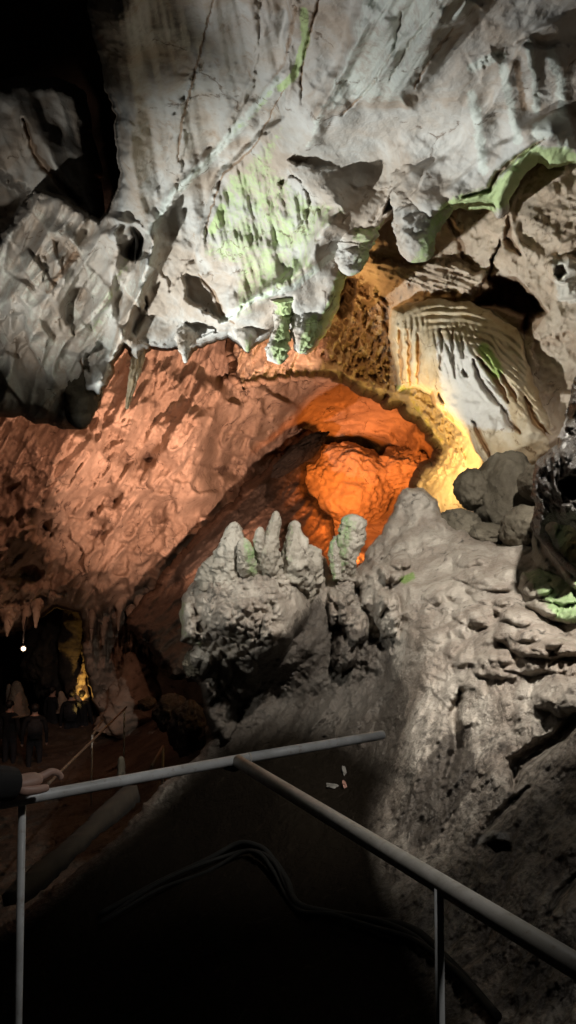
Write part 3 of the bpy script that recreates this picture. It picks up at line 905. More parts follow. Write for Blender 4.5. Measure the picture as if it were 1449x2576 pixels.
# hollow lines of the chamber roof
K.patch([(770, 1092), (800, 1088), (812, 1112), (800, 1145), (770, 1160), (740, 1150), (720, 1130)], -2.2, 20)
K.ridge([(940, 1160), (1000, 1140), (1060, 1150)], 30, .9)
K.ridge([(830, 1110), (900, 1095), (1000, 1100)], 20, .5)
K.patch([(1040, 1060), (1090, 1085), (1116, 1125), (1080, 1175), (1050, 1130), (1020, 1090)], .5, 20)
# hanging fringe at the bottom edge
zf = K.zone([(212, 1540), (450, 1500), (460, 1640), (240, 1700)], 20)
K.up(zf * .35 * ridged(K.rot(90, 120, 16), 3, 121))
h, e = cells(K.u + 10 * perlin(K.rot(0, 25, 25), 3), K.v * .8 + .5 * K.u + 10 * perlin(K.rot(0, 25, 25), 4), 22, 39, sharp=14, tilt=1.2)
K.up(.07 * h * sst(-.1, .3, fbm(K.n3(.35), 2, 118)) * K.zone([(-350, 900), (620, 880), (1150, 980), (1150, 1200), (760, 1200), (500, 1500), (260, 1700), (-350, 1640)], 40))
zu = K.zone([(300, 830), (640, 830), (640, 960), (540, 1010), (420, 1060), (330, 1010)], 25)
K.up(zu * (.20 * fbm(K.rot(-75, 200, 40), 3, 127) + .10 * ridged(K.rot(-72, 160, 26), 2, 128)))
K.stain = np.maximum(K.stain, .5 * sst(.34, .62, fbm(K.n3(1.3), 4, 125)) * K.zone([(-350, 1150), (420, 1100), (620, 1250), (420, 1600), (-350, 1640)], 60))
tag(K.build('cave_far_wall', M['pink'], rim=14, roll=.6, back=3, inset=-10), kind='structure')

# ---- dark sloping shelf of rock across the inner chamber
D = Sheet([(812, 1108), (806, 1140), (775, 1165), (760, 1195), (765, 1240), (800, 1290), (838, 1330), (846, 1420), (1000, 1420), (1000, 1700), (430, 1700), (330, 1560), (400, 1470), (455, 1395), (520, 1325), (580, 1270), (650, 1205), (700, 1160), (745, 1118), (775, 1092)],
          [(810, 1110, 19.5), (700, 1170, 18.5), (560, 1300, 17), (430, 1440, 16), (760, 1230, 17.5), (700, 1350, 15), (840, 1400, 15), (500, 1600, 13.5), (800, 1600, 12), (350, 1560, 15)], seed=14, warp=8)
D.up(.30 * fbm(D.rot(-45, 200, 60), 4, 131) + .22 * ridged(D.rot(-45, 140, 40), 4, 132) + .05 * fbm(D.n3(5), 3, 133))
D.ridge([(800, 1110), (690, 1200), (540, 1350), (430, 1480)], 30, .5)
D.area('stain', [(815, 1100), (790, 1160), (690, 1260), (540, 1400), (400, 1500), (460, 1400), (600, 1270), (760, 1100)], 14, .9)  # shadow strip along the shelf, painted dark
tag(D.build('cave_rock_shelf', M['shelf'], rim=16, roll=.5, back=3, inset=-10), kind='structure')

# ---- near slope of grey flowstone on the right
FS_OUT = [(453, 1560), (458, 1505), (480, 1470), (500, 1425), (560, 1395), (640, 1400), (720, 1392), (790, 1385), (820, 1405), (832, 1445), (868, 1440), (905, 1420), (930, 1380), (962, 1335), (985, 1290), (1000, 1245), (1028, 1222), (1066, 1226),
          (1098, 1258), (1112, 1300), (1150, 1330), (1212, 1362), (1340, 1370), (1660, 1352), (1960, 1300), (1960, 2740), (-200, 2740), (-200, 2450), (0, 2335), (160, 2215), (300, 2100), (420, 1960), (505, 1900), (520, 1860), (512, 1780), (503, 1730), (478, 1700), (466, 1668), (488, 1628), (455, 1612)]
G = Sheet(FS_OUT, [(455, 1560, 6.5), (620, 1420, 6.6), (800, 1400, 6.9), (700, 1500, 6.1), (560, 1580, 6.0), (640, 1640, 6.2), (560, 1700, 7.0), (700, 1750, 7.0), (850, 1450, 7.4), (950, 1380, 7.4), (1040, 1235, 7.6), (1100, 1300, 7.4), (1000, 1450, 6.6), (1100, 1500, 5.9),
                   (1200, 1380, 6.6), (1340, 1380, 5.9), (1449, 1450, 5.0), (1700, 1400, 3.6), (1250, 1600, 4.9), (1449, 1650, 4.2), (1150, 1750, 4.8), (1060, 1700, 5.3), (1045, 1900, 4.7), (950, 1700, 6.2), (880, 1600, 6.5), (900, 1900, 5.7),
                   (1200, 2000, 3.9), (1449, 2000, 3.2), (1300, 2250, 3.0), (1449, 2450, 2.4), (1150, 2350, 3.2), (900, 2150, 4.4), (700, 2000, 5.4), (520, 1850, 6.9), (420, 2050, 6.4), (200, 2250, 5.6), (0, 2420, 4.9), (500, 2300, 4.4), (700, 2550, 3.1),
                   (1100, 2700, 2.4), (1700, 2300, 2.2), (1960, 1350, 3.1), (1960, 1900, 2.4), (1960, 2400, 1.9), (1960, 2800, 1.6), (1700, 2850, 1.7), (-300, 2850, 3.6), (300, 2850, 3.0), (-300, 2570, 4.8)], step=3.0, seed=17, warp=4)
ZL = G.zone([(960, 1220), (1120, 1220), (1340, 1360), (1750, 1340), (1750, 1900), (1300, 1800), (1060, 1720), (1000, 1500)], 40)
# overlapping scale-like flowstone lobes
q = np.stack([G.u / 90, G.v / 60, G.u * 0], 1)
h, e = cells(G.u + 16 * perlin(q, 5) - .35 * G.v, G.v + .45 * G.u + 16 * perlin(q, 6), 62, 23, sharp=9, tilt=.5)
G.up(ZL * .055 * (sst(0, .7, e) + .6 * h))
h2, e2 = cells(G.u + 8 * perlin(q * 2, 15) - .3 * G.v, G.v * 1.5 + .5 * G.u + 8 * perlin(q * 2, 16), 26, 29, sharp=8, tilt=.6)
G.up(ZL * .008 * (sst(0, .6, e2) + .8 * h2))
for (u, v, a, b, hh, an) in ((1225, 1440, 80, 48, .34, 10), (1180, 1400, 60, 30, .2, 0), (1240, 1490, 62, 36, .26, 12), (1330, 1590, 78, 62, .42, 20), (1200, 1540, 60, 40, .2, 20), (1410, 1630, 62, 30, .28, 5), (1330, 1660, 90, 36, .2, 8), (1120, 1480, 55, 42, .24, 0),
                              (1070, 1500, 48, 40, .2, 0), (1290, 1540, 50, 36, .24, 15), (1100, 1580, 50, 36, .16, 10), (1420, 1750, 70, 50, .25, 0), (1130, 1640, 60, 30, .14, 30), (1240, 1680, 60, 30, .16, 10), (1060, 1330, 50, 60, .24, 0), (1040, 1250, 40, 36, .25, 0)):
    G.bump(u, v, a * 1.1, b, hh * (.75 if u > 1150 else .38), an, 1.5)
# edge of the lit slope, lumps below
G.ridge([(960, 1340), (960, 1410), (1000, 1480), (1035, 1570), (1065, 1680), (1050, 1800), (1030, 1920)], 40, .10, taper=0)
for (u, v, a, b, hh, an) in ((865, 1470, 40, 50, .3, 20), (850, 1530, 30, 50, .3, 0), (890, 1560, 34, 60, .3, -20), (870, 1640, 34, 60, .28, 15), (940, 1480, 40, 70, .34, 0), (975, 1540, 34, 60, .34, -10), (720, 1560, 46, 80, .26, 40), (690, 1620, 40, 50, .2, 40),
                              (985, 1440, 30, 30, .24, 0), (1010, 1410, 30, 22, .2, 0)):
    G.bump(u, v, a, b, hh, an, .8)
zq = G.zone([(820, 1450), (960, 1380), (1030, 1560), (990, 1640), (900, 1740), (840, 1700)], 15)
G.up(zq * .07 * ridged(G.n3(6), 4, 141))
# popcorn lumps on the stalagmites' base
zc = G.zone([(453, 1560), (480, 1460), (560, 1400), (800, 1390), (800, 1440), (720, 1500), (680, 1600), (560, 1650), (455, 1612)], 12)
h3, e3 = cells(G.u + 6 * perlin(q * 3, 35), G.v + 6 * perlin(q * 3, 36), 20, 37, sharp=10, tilt=.3)
G.up(zc * .055 * (sst(0, .55, e3) + .7 * h3))
for (u, v, a, b, hh) in ((470, 1560, 22, 50, .3), (480, 1600, 40, 22, .3), (560, 1520, 70, 60, .25), (640, 1480, 60, 60, .2), (620, 1560, 70, 60, .24), (740, 1440, 60, 50, .2), (520, 1450, 50, 40, .2)):
    G.bump(u, v, a, b, hh * .6, 0, .9)
for (u, v, a, b, hh) in ((500, 1665, 36, 34, .35), (540, 1700, 40, 60, .3), (520, 1740, 26, 34, .25), (600, 1700, 50, 70, .2), (560, 1790, 40, 70, .25)):
    G.bump(u, v, a, b, hh, 0, .8)
G.up(G.zone([(470, 1640), (700, 1620), (700, 1880), (500, 1890)], 20) * .05 * fbm(G.n3(5), 4, 143))
G.stain = np.maximum(G.stain, zc * .55 * sst(.0, .4, fbm(G.n3(4.5), 3, 144)))
G.area('stain', [(470, 1660), (600, 1650), (700, 1600), (800, 1490), (860, 1560), (980, 1600), (1030, 1760), (1000, 1950), (500, 1920)], 30, .85)  # shade below the stalagmites, painted as darker colour
G.area('mud', [(480, 1720), (620, 1700), (720, 1680), (830, 1600), (940, 1720), (990, 1820), (980, 1950), (500, 1920)], 60, .25)  # more painted shade on the underside of the stalagmite ledge
G.up(G.zone([(480, 1650), (760, 1560), (860, 1500), (1000, 1620), (1020, 1900), (500, 1900)], 40) * (.10 * fbm(G.rot(-50, 140, 45), 4, 153) + .04 * ridged(G.n3(4), 4, 154)))
# rough wet wall at the lower right, streaked downwards
zw = G.zone([(1060, 1720), (1300, 1800), (1750, 1850), (1750, 2900), (1250, 2900), (1000, 2400), (900, 2100), (1030, 1930)], 50)
G.up(zw * (.06 * fbm(G.rot(20, 60, 110), 4, 145) + .04 * ridged(G.n3(3.0), 5, 146, .55) + .010 * ridged(G.n3(11), 3, 147)))
G.up((1 - zw) * (.05 * fbm(G.n3(2), 4, 148) + .012 * ridged(G.n3(8), 3, 149)))
G.crack([(1160, 1740), (1140, 1800), (1150, 1880), (1120, 1960)], 16, .22, .3)
G.crack([(1449, 1800), (1400, 1860), (1300, 1920), (1290, 1980)], 20, .24, .3)
G.crack([(1330, 1980), (1240, 2060), (1190, 2130)], 11, .12, .3)
G.crack([(1449, 2200), (1400, 2260), (1380, 2300)], 12, .12, .3)
G.patch([(1225, 2125), (1245, 2110), (1285, 2118), (1288, 2140), (1250, 2150)], -.22, 7, warp=2)
G.soft(1240, 2100, 40, 18, .10)
G.mask('pale', [(1205, 2115), (1240, 2098), (1275, 2105)], 13, .8)
G.mask('stain', [(1205, 2130), (1250, 2170), (1300, 2180)], 26, .5)
G.area('stain', [(1020, 1750), (1300, 1830), (1449, 1700), (1750, 1750), (1750, 2900), (900, 2900), (940, 2100)], 60, .52)  # lower wall darkened in colour for its large shadow zone
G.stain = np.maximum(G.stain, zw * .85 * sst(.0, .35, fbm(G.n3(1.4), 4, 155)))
G.area('stain', [(700, 1700), (1000, 1560), (1050, 1750), (1020, 1950), (900, 2150), (1000, 2350), (1100, 2900), (-350, 2900), (-350, 2500), (300, 2080), (520, 1870)], 40, .62)  # unlit left side and hollow, shade painted into the colour
#
G.area('mud', [(540, 1850), (740, 1800), (860, 1840), (1000, 1930), (960, 2080), (1000, 2240), (1080, 2420), (1150, 2560), (1200, 2740), (-250, 2740), (-250, 2450), (0, 2320), (300, 2080), (520, 1880)], 60)  # shadow over the hollow, painted near-black
G.area('stain', [(835, 1440), (900, 1430), (950, 1560), (900, 1760), (830, 1700)], 20, .5)
G.mask('algae', [(1015, 1460), (1035, 1450)], 14, .8)
G.mask('algae', [(500, 1620), (455, 1590), (460, 1520)], 14, .5)
G.mask('algae', [(1449, 1620), (1380, 1600)], 20, .35)
G.up(.007 * fbm(G.n3(22), 3, 151))
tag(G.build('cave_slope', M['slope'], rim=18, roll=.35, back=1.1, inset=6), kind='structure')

# ---- floor of the lower passage and the unlit back of it
N_ = Sheet([(-500, 1880), (300, 1770), (720, 1760), (760, 2200), (300, 3000), (-700, 3000)], [(-400, 1900, 21), (300, 1790, 21), (700, 1780, 15), (0, 2050, 14), (400, 1950, 13), (650, 2050, 8.5), (-400, 2400, 8), (0, 2600, 7.5), (300, 2900, 6), (200, 2200, 10)], step=4, seed=21)
N_.up(.25 * fbm(N_.n3(.9), 4, 161) + .12 * ridged(N_.n3(1.6), 4, 162))
tag(N_.build('cave_floor', M['floor'], rim=10, roll=.2, back=1), kind='structure')
O_ = Sheet([(-700, 1300), (800, 1300), (800, 2100), (-700, 2100)], [(-600, 1300, 27), (100, 1500, 30), (700, 1300, 26), (-600, 2000, 24), (200, 1900, 26), (700, 2000, 24)], step=6, seed=22)
O_.up(.8 * fbm(O_.n3(.3), 5, 165) + .3 * ridged(O_.n3(.7), 4, 166))
tag(O_.build('cave_back_wall', M['floor'], rim=10, roll=.2, back=1), kind='structure')

# ---- dark wet pillar at the right edge, its backlit dark put into the colour
E = Sheet([(1500, 830), (1480, 880), (1447, 940), (1432, 1000), (1420, 1050), (1402, 1085), (1396, 1125), (1372, 1150), (1346, 1166), (1338, 1200), (1346, 1262), (1340, 1310), (1350, 1345), (1368, 1338), (1392, 1312), (1430, 1322), (1500, 1340), (1510, 1200)],
          [(1560, 820, 4.2), (1450, 950, 4.3), (1400, 1100, 4.4), (1345, 1180, 4.6), (1345, 1300, 4.7), (1420, 1430, 4.6), (1449, 1200, 4.1), (1580, 1200, 4.2), (1560, 1470, 4.4)], step=2.5, seed=25, warp=6)
E.up(.10 * fbm(E.n3(2.5), 4, 171) + .06 * ridged(E.n3(7), 4, 172))
for (u, v, a, b) in ((1425, 1150, 16, 16), (1440, 1230, 22, 20), (1430, 1290, 30, 24), (1380, 1330, 14, 12), (1440, 1340, 26, 30)):
    E.bump(u, v, a, b, .10)
E.patch([(1405, 1215), (1440, 1190), (1500, 1190), (1500, 1260), (1440, 1260), (1412, 1245)], -.4, 10)
E.pale = np.maximum(E.pale, .9 * sst(.25, .5, fbm(E.n3(7), 3, 175)) * E.zone([(1395, 1050), (1500, 1000), (1500, 1400), (1420, 1300)], 20))  # pale specks paint wet glints and lamp light showing through
tag(E.build('rock_pillar', M['dark'], rim=26, roll=.3, back=.4, inset=6), 'dark wet rock pillar with white specks standing out from the wall', 'rock pillar')

# ---- green ledges below the pillar
def gd(u, v, off):
    return (u, v, G.depth(u, v) - off)


for k, out in enumerate((
        [(1300, 1480), (1316, 1440), (1350, 1425), (1390, 1420), (1449, 1470), (1530, 1500), (1540, 1590), (1449, 1572), (1370, 1560), (1318, 1520)],
        [(1330, 1400), (1338, 1345), (1352, 1330), (1372, 1300), (1400, 1268), (1449, 1250), (1530, 1240), (1530, 1500), (1449, 1480), (1390, 1440), (1350, 1430)])):
    X = Sheet(out, [gd(1300, 1470, .10), gd(1400, 1430, .22), gd(1449, 1380, .26), (1420, 1280, G.depth(1420, 1380) - .05), (1530, 1260, G.depth(1530, 1380) - .05), gd(1530, 1450, .26), gd(1449, 1560, .14), gd(1340, 1380, .12), gd(1370, 1530, .14)] if k else
              [gd(1300, 1470, .05), gd(1390, 1430, .10), gd(1449, 1480, .14), gd(1530, 1500, .14), gd(1449, 1560, .08), gd(1320, 1530, .04), gd(1400, 1500, .13)], step=2.5, seed=30 + k, warp=4)
    X.up(.05 * fbm(X.n3(4), 4, 181 + k) + .015 * ridged(X.n3(12), 3, 183))
    if k == 0:
        for q in ((1345, 1470, 46, 34), (1400, 1495, 48, 26), (1420, 1540, 70, 30), (1365, 1530, 40, 24)):
            X.bump(*q, .14, 10, .8)
        X.area('algae', [(1310, 1440), (1390, 1415), (1449, 1460), (1540, 1490), (1540, 1590), (1400, 1565)], 14, .72)
    else:
        X.ridge([(1360, 1340), (1400, 1400), (1440, 1470)], 22, .12, taper=0)
        X.crack([(1345, 1340), (1375, 1400), (1420, 1460)], 8, .10)
        X.area('algae', [(1385, 1320), (1449, 1290), (1540, 1280), (1540, 1500), (1440, 1470)], 14, .8)
    o = X.build('rock_ledge', M['stal'], rim=20, roll=.18, back=.6, inset=4)
    tag(o, ('low rounded mossy ledge of three lobes on the grey slope', 'bright green mossy rib of rock tucked under the dark pillar')[k], 'rock ledge')
o = spire('rock_rib', [(1348, 1318, G.depth(1348, 1360) - .30, 16), (1376, 1362, G.depth(1376, 1380) - .34, 11), (1410, 1405, G.depth(1410, 1405) - .34, 10), (1450, 1440, G.depth(1450, 1440) - .34, 12), (1510, 1470, G.depth(1500, 1470) - .34, 16)], M['dark'], .3, 6, seed=191, nr=40, rings=80)
tag(o, 'dark root like rib of rock crossing the green mossy ledges', 'rock rib')
# ================================================================== FORMATIONS ONE COULD COUNT
def form(o, label, cat, group=None):
    return tag(o, label, cat, group)

SG, TG = 'stalagmites on the near grey slope', 'stalactites along the ceiling rim'
# stalagmites on the slope's shoulder (base first, tip last)
o = spire('stalagmite', [(560, 1530, G.depth(560, 1500) + .42, 26), (562, 1460, G.depth(562, 1460) + .10, 66), (575, 1410, 6.35, 46), (584, 1370, 6.3, 29), (589, 1340, 6.3, 22), (592, 1312, 6.3, 13)], M['stal'], .34, 4.5, seed=201, lump=.08, lumpsize=.07, pale=.15)
form(o, 'broad grey stalagmite with a smooth white tip, nearest the orange far wall', 'stalagmite', SG)
o = spire('stalagmite', [(620, 1450, 6.4, 26), (618, 1400, 6.18, 22), (614, 1370, 6.15, 18), (612, 1352, 6.15, 10)], M['stal'], .2, 7, seed=203, algae=.6, algae_dir=(.7, -.5, 0))
form(o, 'short stub stalagmite leaning on the broad white tipped one', 'stalagmite', SG)
o = spire('stalagmite', [(662, 1500, G.depth(662, 1500) + .34, 20), (668, 1440, G.depth(668, 1440) + .06, 46), (676, 1390, 6.2, 25), (684, 1345, 6.2, 18), (692, 1315, 6.2, 14), (695, 1284, 6.2, 7)], M['stal'], .40, 6, seed=205, algae=.35, algae_dir=(-1, -.3, 0), lump=.08, lumpsize=.06)
form(o, 'thin crooked stalagmite, tallest of the grey cluster', 'stalagmite', SG)
o = spire('stalagmite', [(660, 1405, 6.3, 18), (652, 1360, 6.15, 15), (656, 1325, 6.12, 10)], M['stal'], .22, 9, seed=206, algae=.4, algae_dir=(-1, 0, 0))
form(o, 'small green finger beside the thin crooked stalagmite', 'stalagmite', SG)
o = spire('stalagmite', [(745, 1530, G.depth(745, 1500) + .45, 26), (752, 1450, G.depth(752, 1450) + .10, 64), (750, 1400, 6.35, 40), (746, 1360, 6.35, 28), (742, 1335, 6.35, 20), (742, 1308, 6.35, 12)], M['stal'], .34, 4.5, seed=207, algae=.4, algae_dir=(-1, -.2, 0), lump=.07, lumpsize=.07)
form(o, 'stout rounded stalagmite with green streaked side and dark smooth flank', 'stalagmite', SG)
o = spire('stalagmite', [(868, 1465, 7.2, 30), (866, 1415, 6.95, 30), (872, 1380, 6.9, 36), (880, 1345, 6.9, 36), (886, 1315, 6.9, 30), (886, 1292, 6.9, 20)], M['stal'], .34, 5, seed=209, algae=.55, algae_dir=(-.6, -.6, .1), pale=.3, lump=.12, lumpsize=.05)
form(o, 'green club shaped stalagmite standing alone against the orange boulder', 'stalagmite', SG)
o = spire('stalagmite', [(848, 1455, 6.85, 12), (843, 1420, 6.85, 15), (840, 1390, 6.85, 16), (843, 1358, 6.85, 10)], M['stal'], .22, 9, seed=211, algae=.6, algae_dir=(-1, -.3, 0), pale=.4)
form(o, 'slender pale stalagmite hugging the green club shaped one', 'stalagmite', SG)

# stalactites on the rim (root first)
o = spire('stalactite', [(1085, 400, A.depth(1085, 400) + .6, 100), (1068, 480, A.depth(1068, 480) + .28, 84), (1056, 540, 7.0, 66), (1048, 592, 6.95, 54), (1042, 632, 6.95, 42), (1034, 660, 6.95, 24)], M['pale'], .30, 3.2, flute=.05, nfl=7, seed=221, algae=.6, algae_dir=(.75, -.35, -.45), pale=.3)
form(o, 'thick blunt stalactite with green edge hanging over the tan wall', 'stalactite', TG)
o = spire('stalactite', [(900, 500, A.depth(900, 500) + .5, 70), (890, 570, A.depth(890, 570) + .2, 60), (886, 620, 7.6, 46), (882, 660, 7.6, 34), (879, 694, 7.6, 18)], M['pale'], .30, 4, bands=.05, bscale=9, seed=223, algae=.6, algae_dir=(.8, -.3, -.5), pale=.35)
form(o, 'fat lobed stalactite above the dark pocket in the wall', 'stalactite', TG)
o = spire('stalactite', [(712, 740, A.depth(712, 740) + .25, 30), (712, 790, 8.4, 26), (708, 835, 8.35, 21), (702, 858, 8.35, 26), (700, 890, 8.35, 28), (704, 917, 8.35, 14)], M['pale'], .34, 6, bands=.06, bscale=8, seed=225, algae=.8, algae_dir=(.3, -.6, -.6), pale=.4)
form(o, 'knob ended pale stalactite, lowest point of the ceiling rim', 'stalactite', TG)
o = spire('stalactite', [(775, 780, A.depth(775, 780) + .3, 42), (768, 830, 8.35, 33), (762, 862, 8.3, 24), (754, 890, 8.3, 12)], M['pale'], .34, 5, flute=.12, nfl=11, seed=227, algae=.7, algae_dir=(.5, -.6, -.3))
form(o, 'green fluted stalactite next to the knob ended one', 'stalactite', TG)
for k, (u, v, z, r, l, lab) in enumerate(((466, 868, 8.8, 15, 46, 'small pale stalactite under the heart shaped grey hollow'), (622, 850, 8.7, 20, 36, 'stubby green tipped stalactite in the notch left of the knob ended one'))):
    r *= .8
    o = spire('stalactite', [(u + (5, -8)[k], v - 40, z + .35, r * 2.6), (u - 1, v, z + .05, r * 1.4), (u, v + l * .6, z, r * .8), (u, v + l, z, r * .5)], M['pale'], .34, 6, seed=231 + k, bands=.08, bscale=5, algae=(.2, .7)[k], algae_dir=(.2, -.6, -.5), pale=.3, nr=40, rings=50)
    form(o, lab, 'stalactite', TG)
o = spire('stalactite', [(352, 880, 9.6, 16), (340, 940, 9.3, 13), (328, 985, 9.3, 9), (318, 1030, 9.3, 4)], M['flow'], .3, 6, flute=.3, nfl=7, seed=241, nr=40, rings=60)
form(o, 'long cream icicle shaped stalactite against the salmon wall', 'stalactite', TG)
o = spire('stalactite', [(205, 960, A.depth(205, 960) + .5, 50), (205, 1010, 9.25, 44), (202, 1050, 9.2, 34), (203, 1080, 9.2, 20)], M['olive'], .14, 3, seed=243, nr=48, rings=60)
form(o, 'dark blunt stalactite at the left end of the ceiling rim', 'stalactite', TG)
# fringe along the foot of the far wall
for k, (u, v, z, r, l) in enumerate(((300, 1540, 18.2, 9, 70), (328, 1560, 18.2, 11, 60), (352, 1540, 18.2, 8, 70), (262, 1570, 18.4, 12, 80), (380, 1560, 18.2, 9, 60), (232, 1560, 18.0, 12, 60), (20, 1575, 16.6, 10, 40), (62, 1560, 16.6, 10, 70), (92, 1545, 16.6, 9, 40), (415, 1570, 18, 8, 50))):
    r *= (.8, .6, 1, .7)[k % 4]; l *= (.7, .45, .9)[k % 3]
    o = spire('stalactite', [(u + 4, v - 30, z + .3, r * 2.2), (u, v, z, r * 1.1), (u - 2, v + l * .6, z, r * .6), (u - 2, v + l, z, r * .25)], M['pink'], .45, 2.5, seed=251 + k, bands=.05, bscale=5, nr=24, rings=36)
    form(o, 'small reddish stalactite in the fringe along the foot of the far wall', 'stalactite', 'fringe of stalactites on the far wall')

# boulders
o = boulder('boulder', 872, 1225, 21.5, 112, 112, 1.5, M['pink'], .14, 1.3, 301, facet=.12, fine=.35, sub=6)
form(o, 'huge round boulder glowing orange inside the inner chamber', 'boulder')
o = boulder('rock_spur', 752, 1143, 17.0, 84, 25, .5, M['silhouette'], .2, 1.6, 321, rot=-38, facet=.15, fine=.5)
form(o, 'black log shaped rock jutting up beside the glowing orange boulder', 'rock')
o = boulder('boulder', 850, 1410, 16.5, 70, 40, 1.0, M['pink'], .2, 1.5, 302, facet=.2)
form(o, 'dim brown boulder below the glowing orange one', 'boulder')
o = boulder('boulder', 1010, 1190, 21.5, 90, 60, 1.2, M['pink'], .24, 1.5, 303, facet=.25, fine=.6)
form(o, 'jagged orange rock at the right end of the inner chamber', 'boulder')
o = boulder('boulder', 1278, 1252, 7.6, 80, 112, .45, M['olive'], .15, 1.2, 304, lump=.06, fine=.25)
form(o, 'tall smooth olive boulder, middle of the shaded group behind the slope', 'boulder', 'shaded boulders behind the slope')
o = boulder('boulder', 1188, 1232, 7.7, 44, 54, .35, M['olive'], .15, 1.2, 305, lump=.06, fine=.25, rot=-15)
form(o, 'olive boulder with a bright grey patch, next to the yellow lit rock', 'boulder', 'shaded boulders behind the slope')
o = boulder('boulder', 1160, 1330, 7.5, 66, 46, .4, M['olive'], .18, 1.3, 306, fine=.3, rot=20)
form(o, 'low dark slab shaped boulder in front of the shaded group', 'boulder', 'shaded boulders behind the slope')
o = boulder('boulder', 1225, 1345, 7.1, 50, 30, .3, M['olive'], .14, 1.5, 307, fine=.3)
form(o, 'flat dark rock wedged under the tall olive boulder', 'boulder', 'shaded boulders behind the slope')
o = boulder('boulder', 1360, 1215, 6.6, 44, 50, .4, M['olive'], .14, 1.3, 308, fine=.3)
form(o, 'round dark boulder tucked against the wet pillar', 'boulder', 'shaded boulders behind the slope')
o = boulder('boulder', 1325, 1330, 6.3, 60, 62, .4, M['olive'], .15, 1.3, 309, fine=.3)
form(o, 'dark boulder under the wet pillar, above the mossy ledges', 'boulder', 'shaded boulders behind the slope')
LB = 'boulders at the foot of the slope'
for k, (u, v, z, a, b, d, lab) in enumerate(((430, 1790, 9.5, 42, 42, .4, 'rounded reddish boulder beside the foot of the slope'), (475, 1830, 8.6, 50, 60, .4, 'big brown boulder against the foot of the slope'),
                                             (545, 1865, 7.6, 44, 40, .3, 'yellowish boulder just above the handrail joint'), (495, 1668, 6.7, 34, 34, .2, 'round olive knob below the stalagmites'), (370, 1770, 11.5, 22, 14, .25, 'small pale rock by the end of the far rope rail'))):
    o = boulder('boulder', u, v, z, a, b, d, M['olive'] if k == 3 else M['shelf'], .16, 1.5, 311 + k, lump=.1, fine=.4)
    form(o, lab, 'boulder', LB)
# mounds, columns and stalagmites in the lower passage
o = spire('stalagmite', [(45, 1800, 19, 30), (43, 1765, 19, 24), (42, 1735, 19, 17), (40, 1712, 19, 8)], M['pink'], .2, 1.5, seed=331, nr=40, rings=50)
form(o, 'pinkish pointed stalagmite rising behind the dark crowd', 'stalagmite', 'stalagmites in the lower passage')
o = spire('stalagmite', [(25, 1800, 19.2, 14), (24, 1760, 19.2, 10), (22, 1720, 19.2, 5)], M['pink'], .2, 1.5, seed=332, nr=32, rings=40)
form(o, 'thin reddish stalagmite behind the pinkish pointed one', 'stalagmite', 'stalagmites in the lower passage')
o = spire('stalagmite', [(205, 1800, 20, 20), (203, 1760, 20, 18), (205, 1720, 20, 13), (212, 1680, 20, 10), (217, 1640, 20, 5)], M['flow'], .35, 2.6, bands=.03, bscale=7, seed=333, nr=48, rings=70)
form(o, 'tall knobbly stalagmite lit yellow behind the crowd', 'stalagmite', 'stalagmites in the lower passage')
o = spire('stalagmite', [(158, 1790, 20, 16), (155, 1760, 20, 12), (152, 1738, 20, 6)], M['pink'], .3, 2.4, seed=334, nr=32, rings=40)
form(o, 'low salmon stalagmite left of the yellow lit one', 'stalagmite', 'stalagmites in the lower passage')
o = spire('stalagmite', [(306, 1960, 7.2, 14), (306, 1930, 7.2, 11), (304, 1902, 7.2, 6)], M['olive'], .3, 5, seed=335, nr=32, rings=40)
form(o, 'tiny pale stalagmite peeping just above the handrail', 'stalagmite', 'stalagmites in the lower passage')
o = spire('stalagmite', [(330, 1830, 19, 80), (345, 1740, 19, 60), (340, 1680, 19, 34), (322, 1640, 19, 8)], M['pink'], .7, .9, seed=336, nr=60, rings=70)
form(o, 'wide reddish brown mound behind the two figures at the rail', 'rock mound')
o = boulder('boulder', 142, 1640, 22, 70, 118, 1.6, M['floor'], .2, 1.3, 340, fine=.5)
form(o, 'towering dark rock filling the gap under the far wall', 'boulder')
o = spire('rock_column', [(205, 1800, 20.5, 34), (185, 1700, 20.5, 30), (190, 1600, 20.5, 40), (200, 1530, 20.5, 50)], M['floor'], .3, .9, seed=341, nr=40, rings=60, tip=False)
form(o, 'dark brown rock column behind the yellow lit stalagmite', 'rock column')

# ================================================================== GUARD RAIL
rail = tag(empty('guard_rail', at(50, 2022, 1.96) * np.array([1, 1, 0])), 'grey painted steel pipe guard rail turning a corner at the path edge', 'guard rail')
a0, j, a1 = at(-420, 2098, 1.72), at(594, 1912, 2.36), at(963, 1849, 2.66)
jm = at(626, 1906, 2.385)
tube('top_rail', [a0, a0 * .7 + jm * .3, a0 * .35 + jm * .65, jm], .0148, M['rail'], rail, 28)
tube('end_rail', [jm + (a1 - jm) * .001, jm * .6 + a1 * .4, a1], .0152, M['rail'], rail, 28)
tube('joint_collar', [jm - (a1 - jm) * .006, jm + (a1 - jm) * .006], .0160, M['rail_dark'], rail, 28)
b1 = at(1449, 2430, 1.16)
b2 = j + (b1 - j) * 1.35
j2 = j + (b1 - j) * .012
tube('side_rail', [j2, j2 * .6 + b2 * .4, b2], .0185, M['rail_dark'], rail, 32)
w = at(588, 1917, 2.35)
tube('weld_bead', [w + np.array([-.03, -.004, -.016]), w + np.array([0, 0, -.018]), w + np.array([.03, .004, -.014])], .011, M['metal_dark'], rail, 12, radii=[.004, .012, .005])


def post(u, v, z, r, drop):
    p = at(u, v, z)
    tube('post', [p, p - np.array([0, 0, drop * .5]), p - np.array([0, 0, drop])], r, M['rail'], rail, 20)
    tube('base_flange', [p - np.array([0, 0, drop]), p - np.array([0, 0, drop + .012])], r * 2.6, M['rail_dark'], rail, 20)


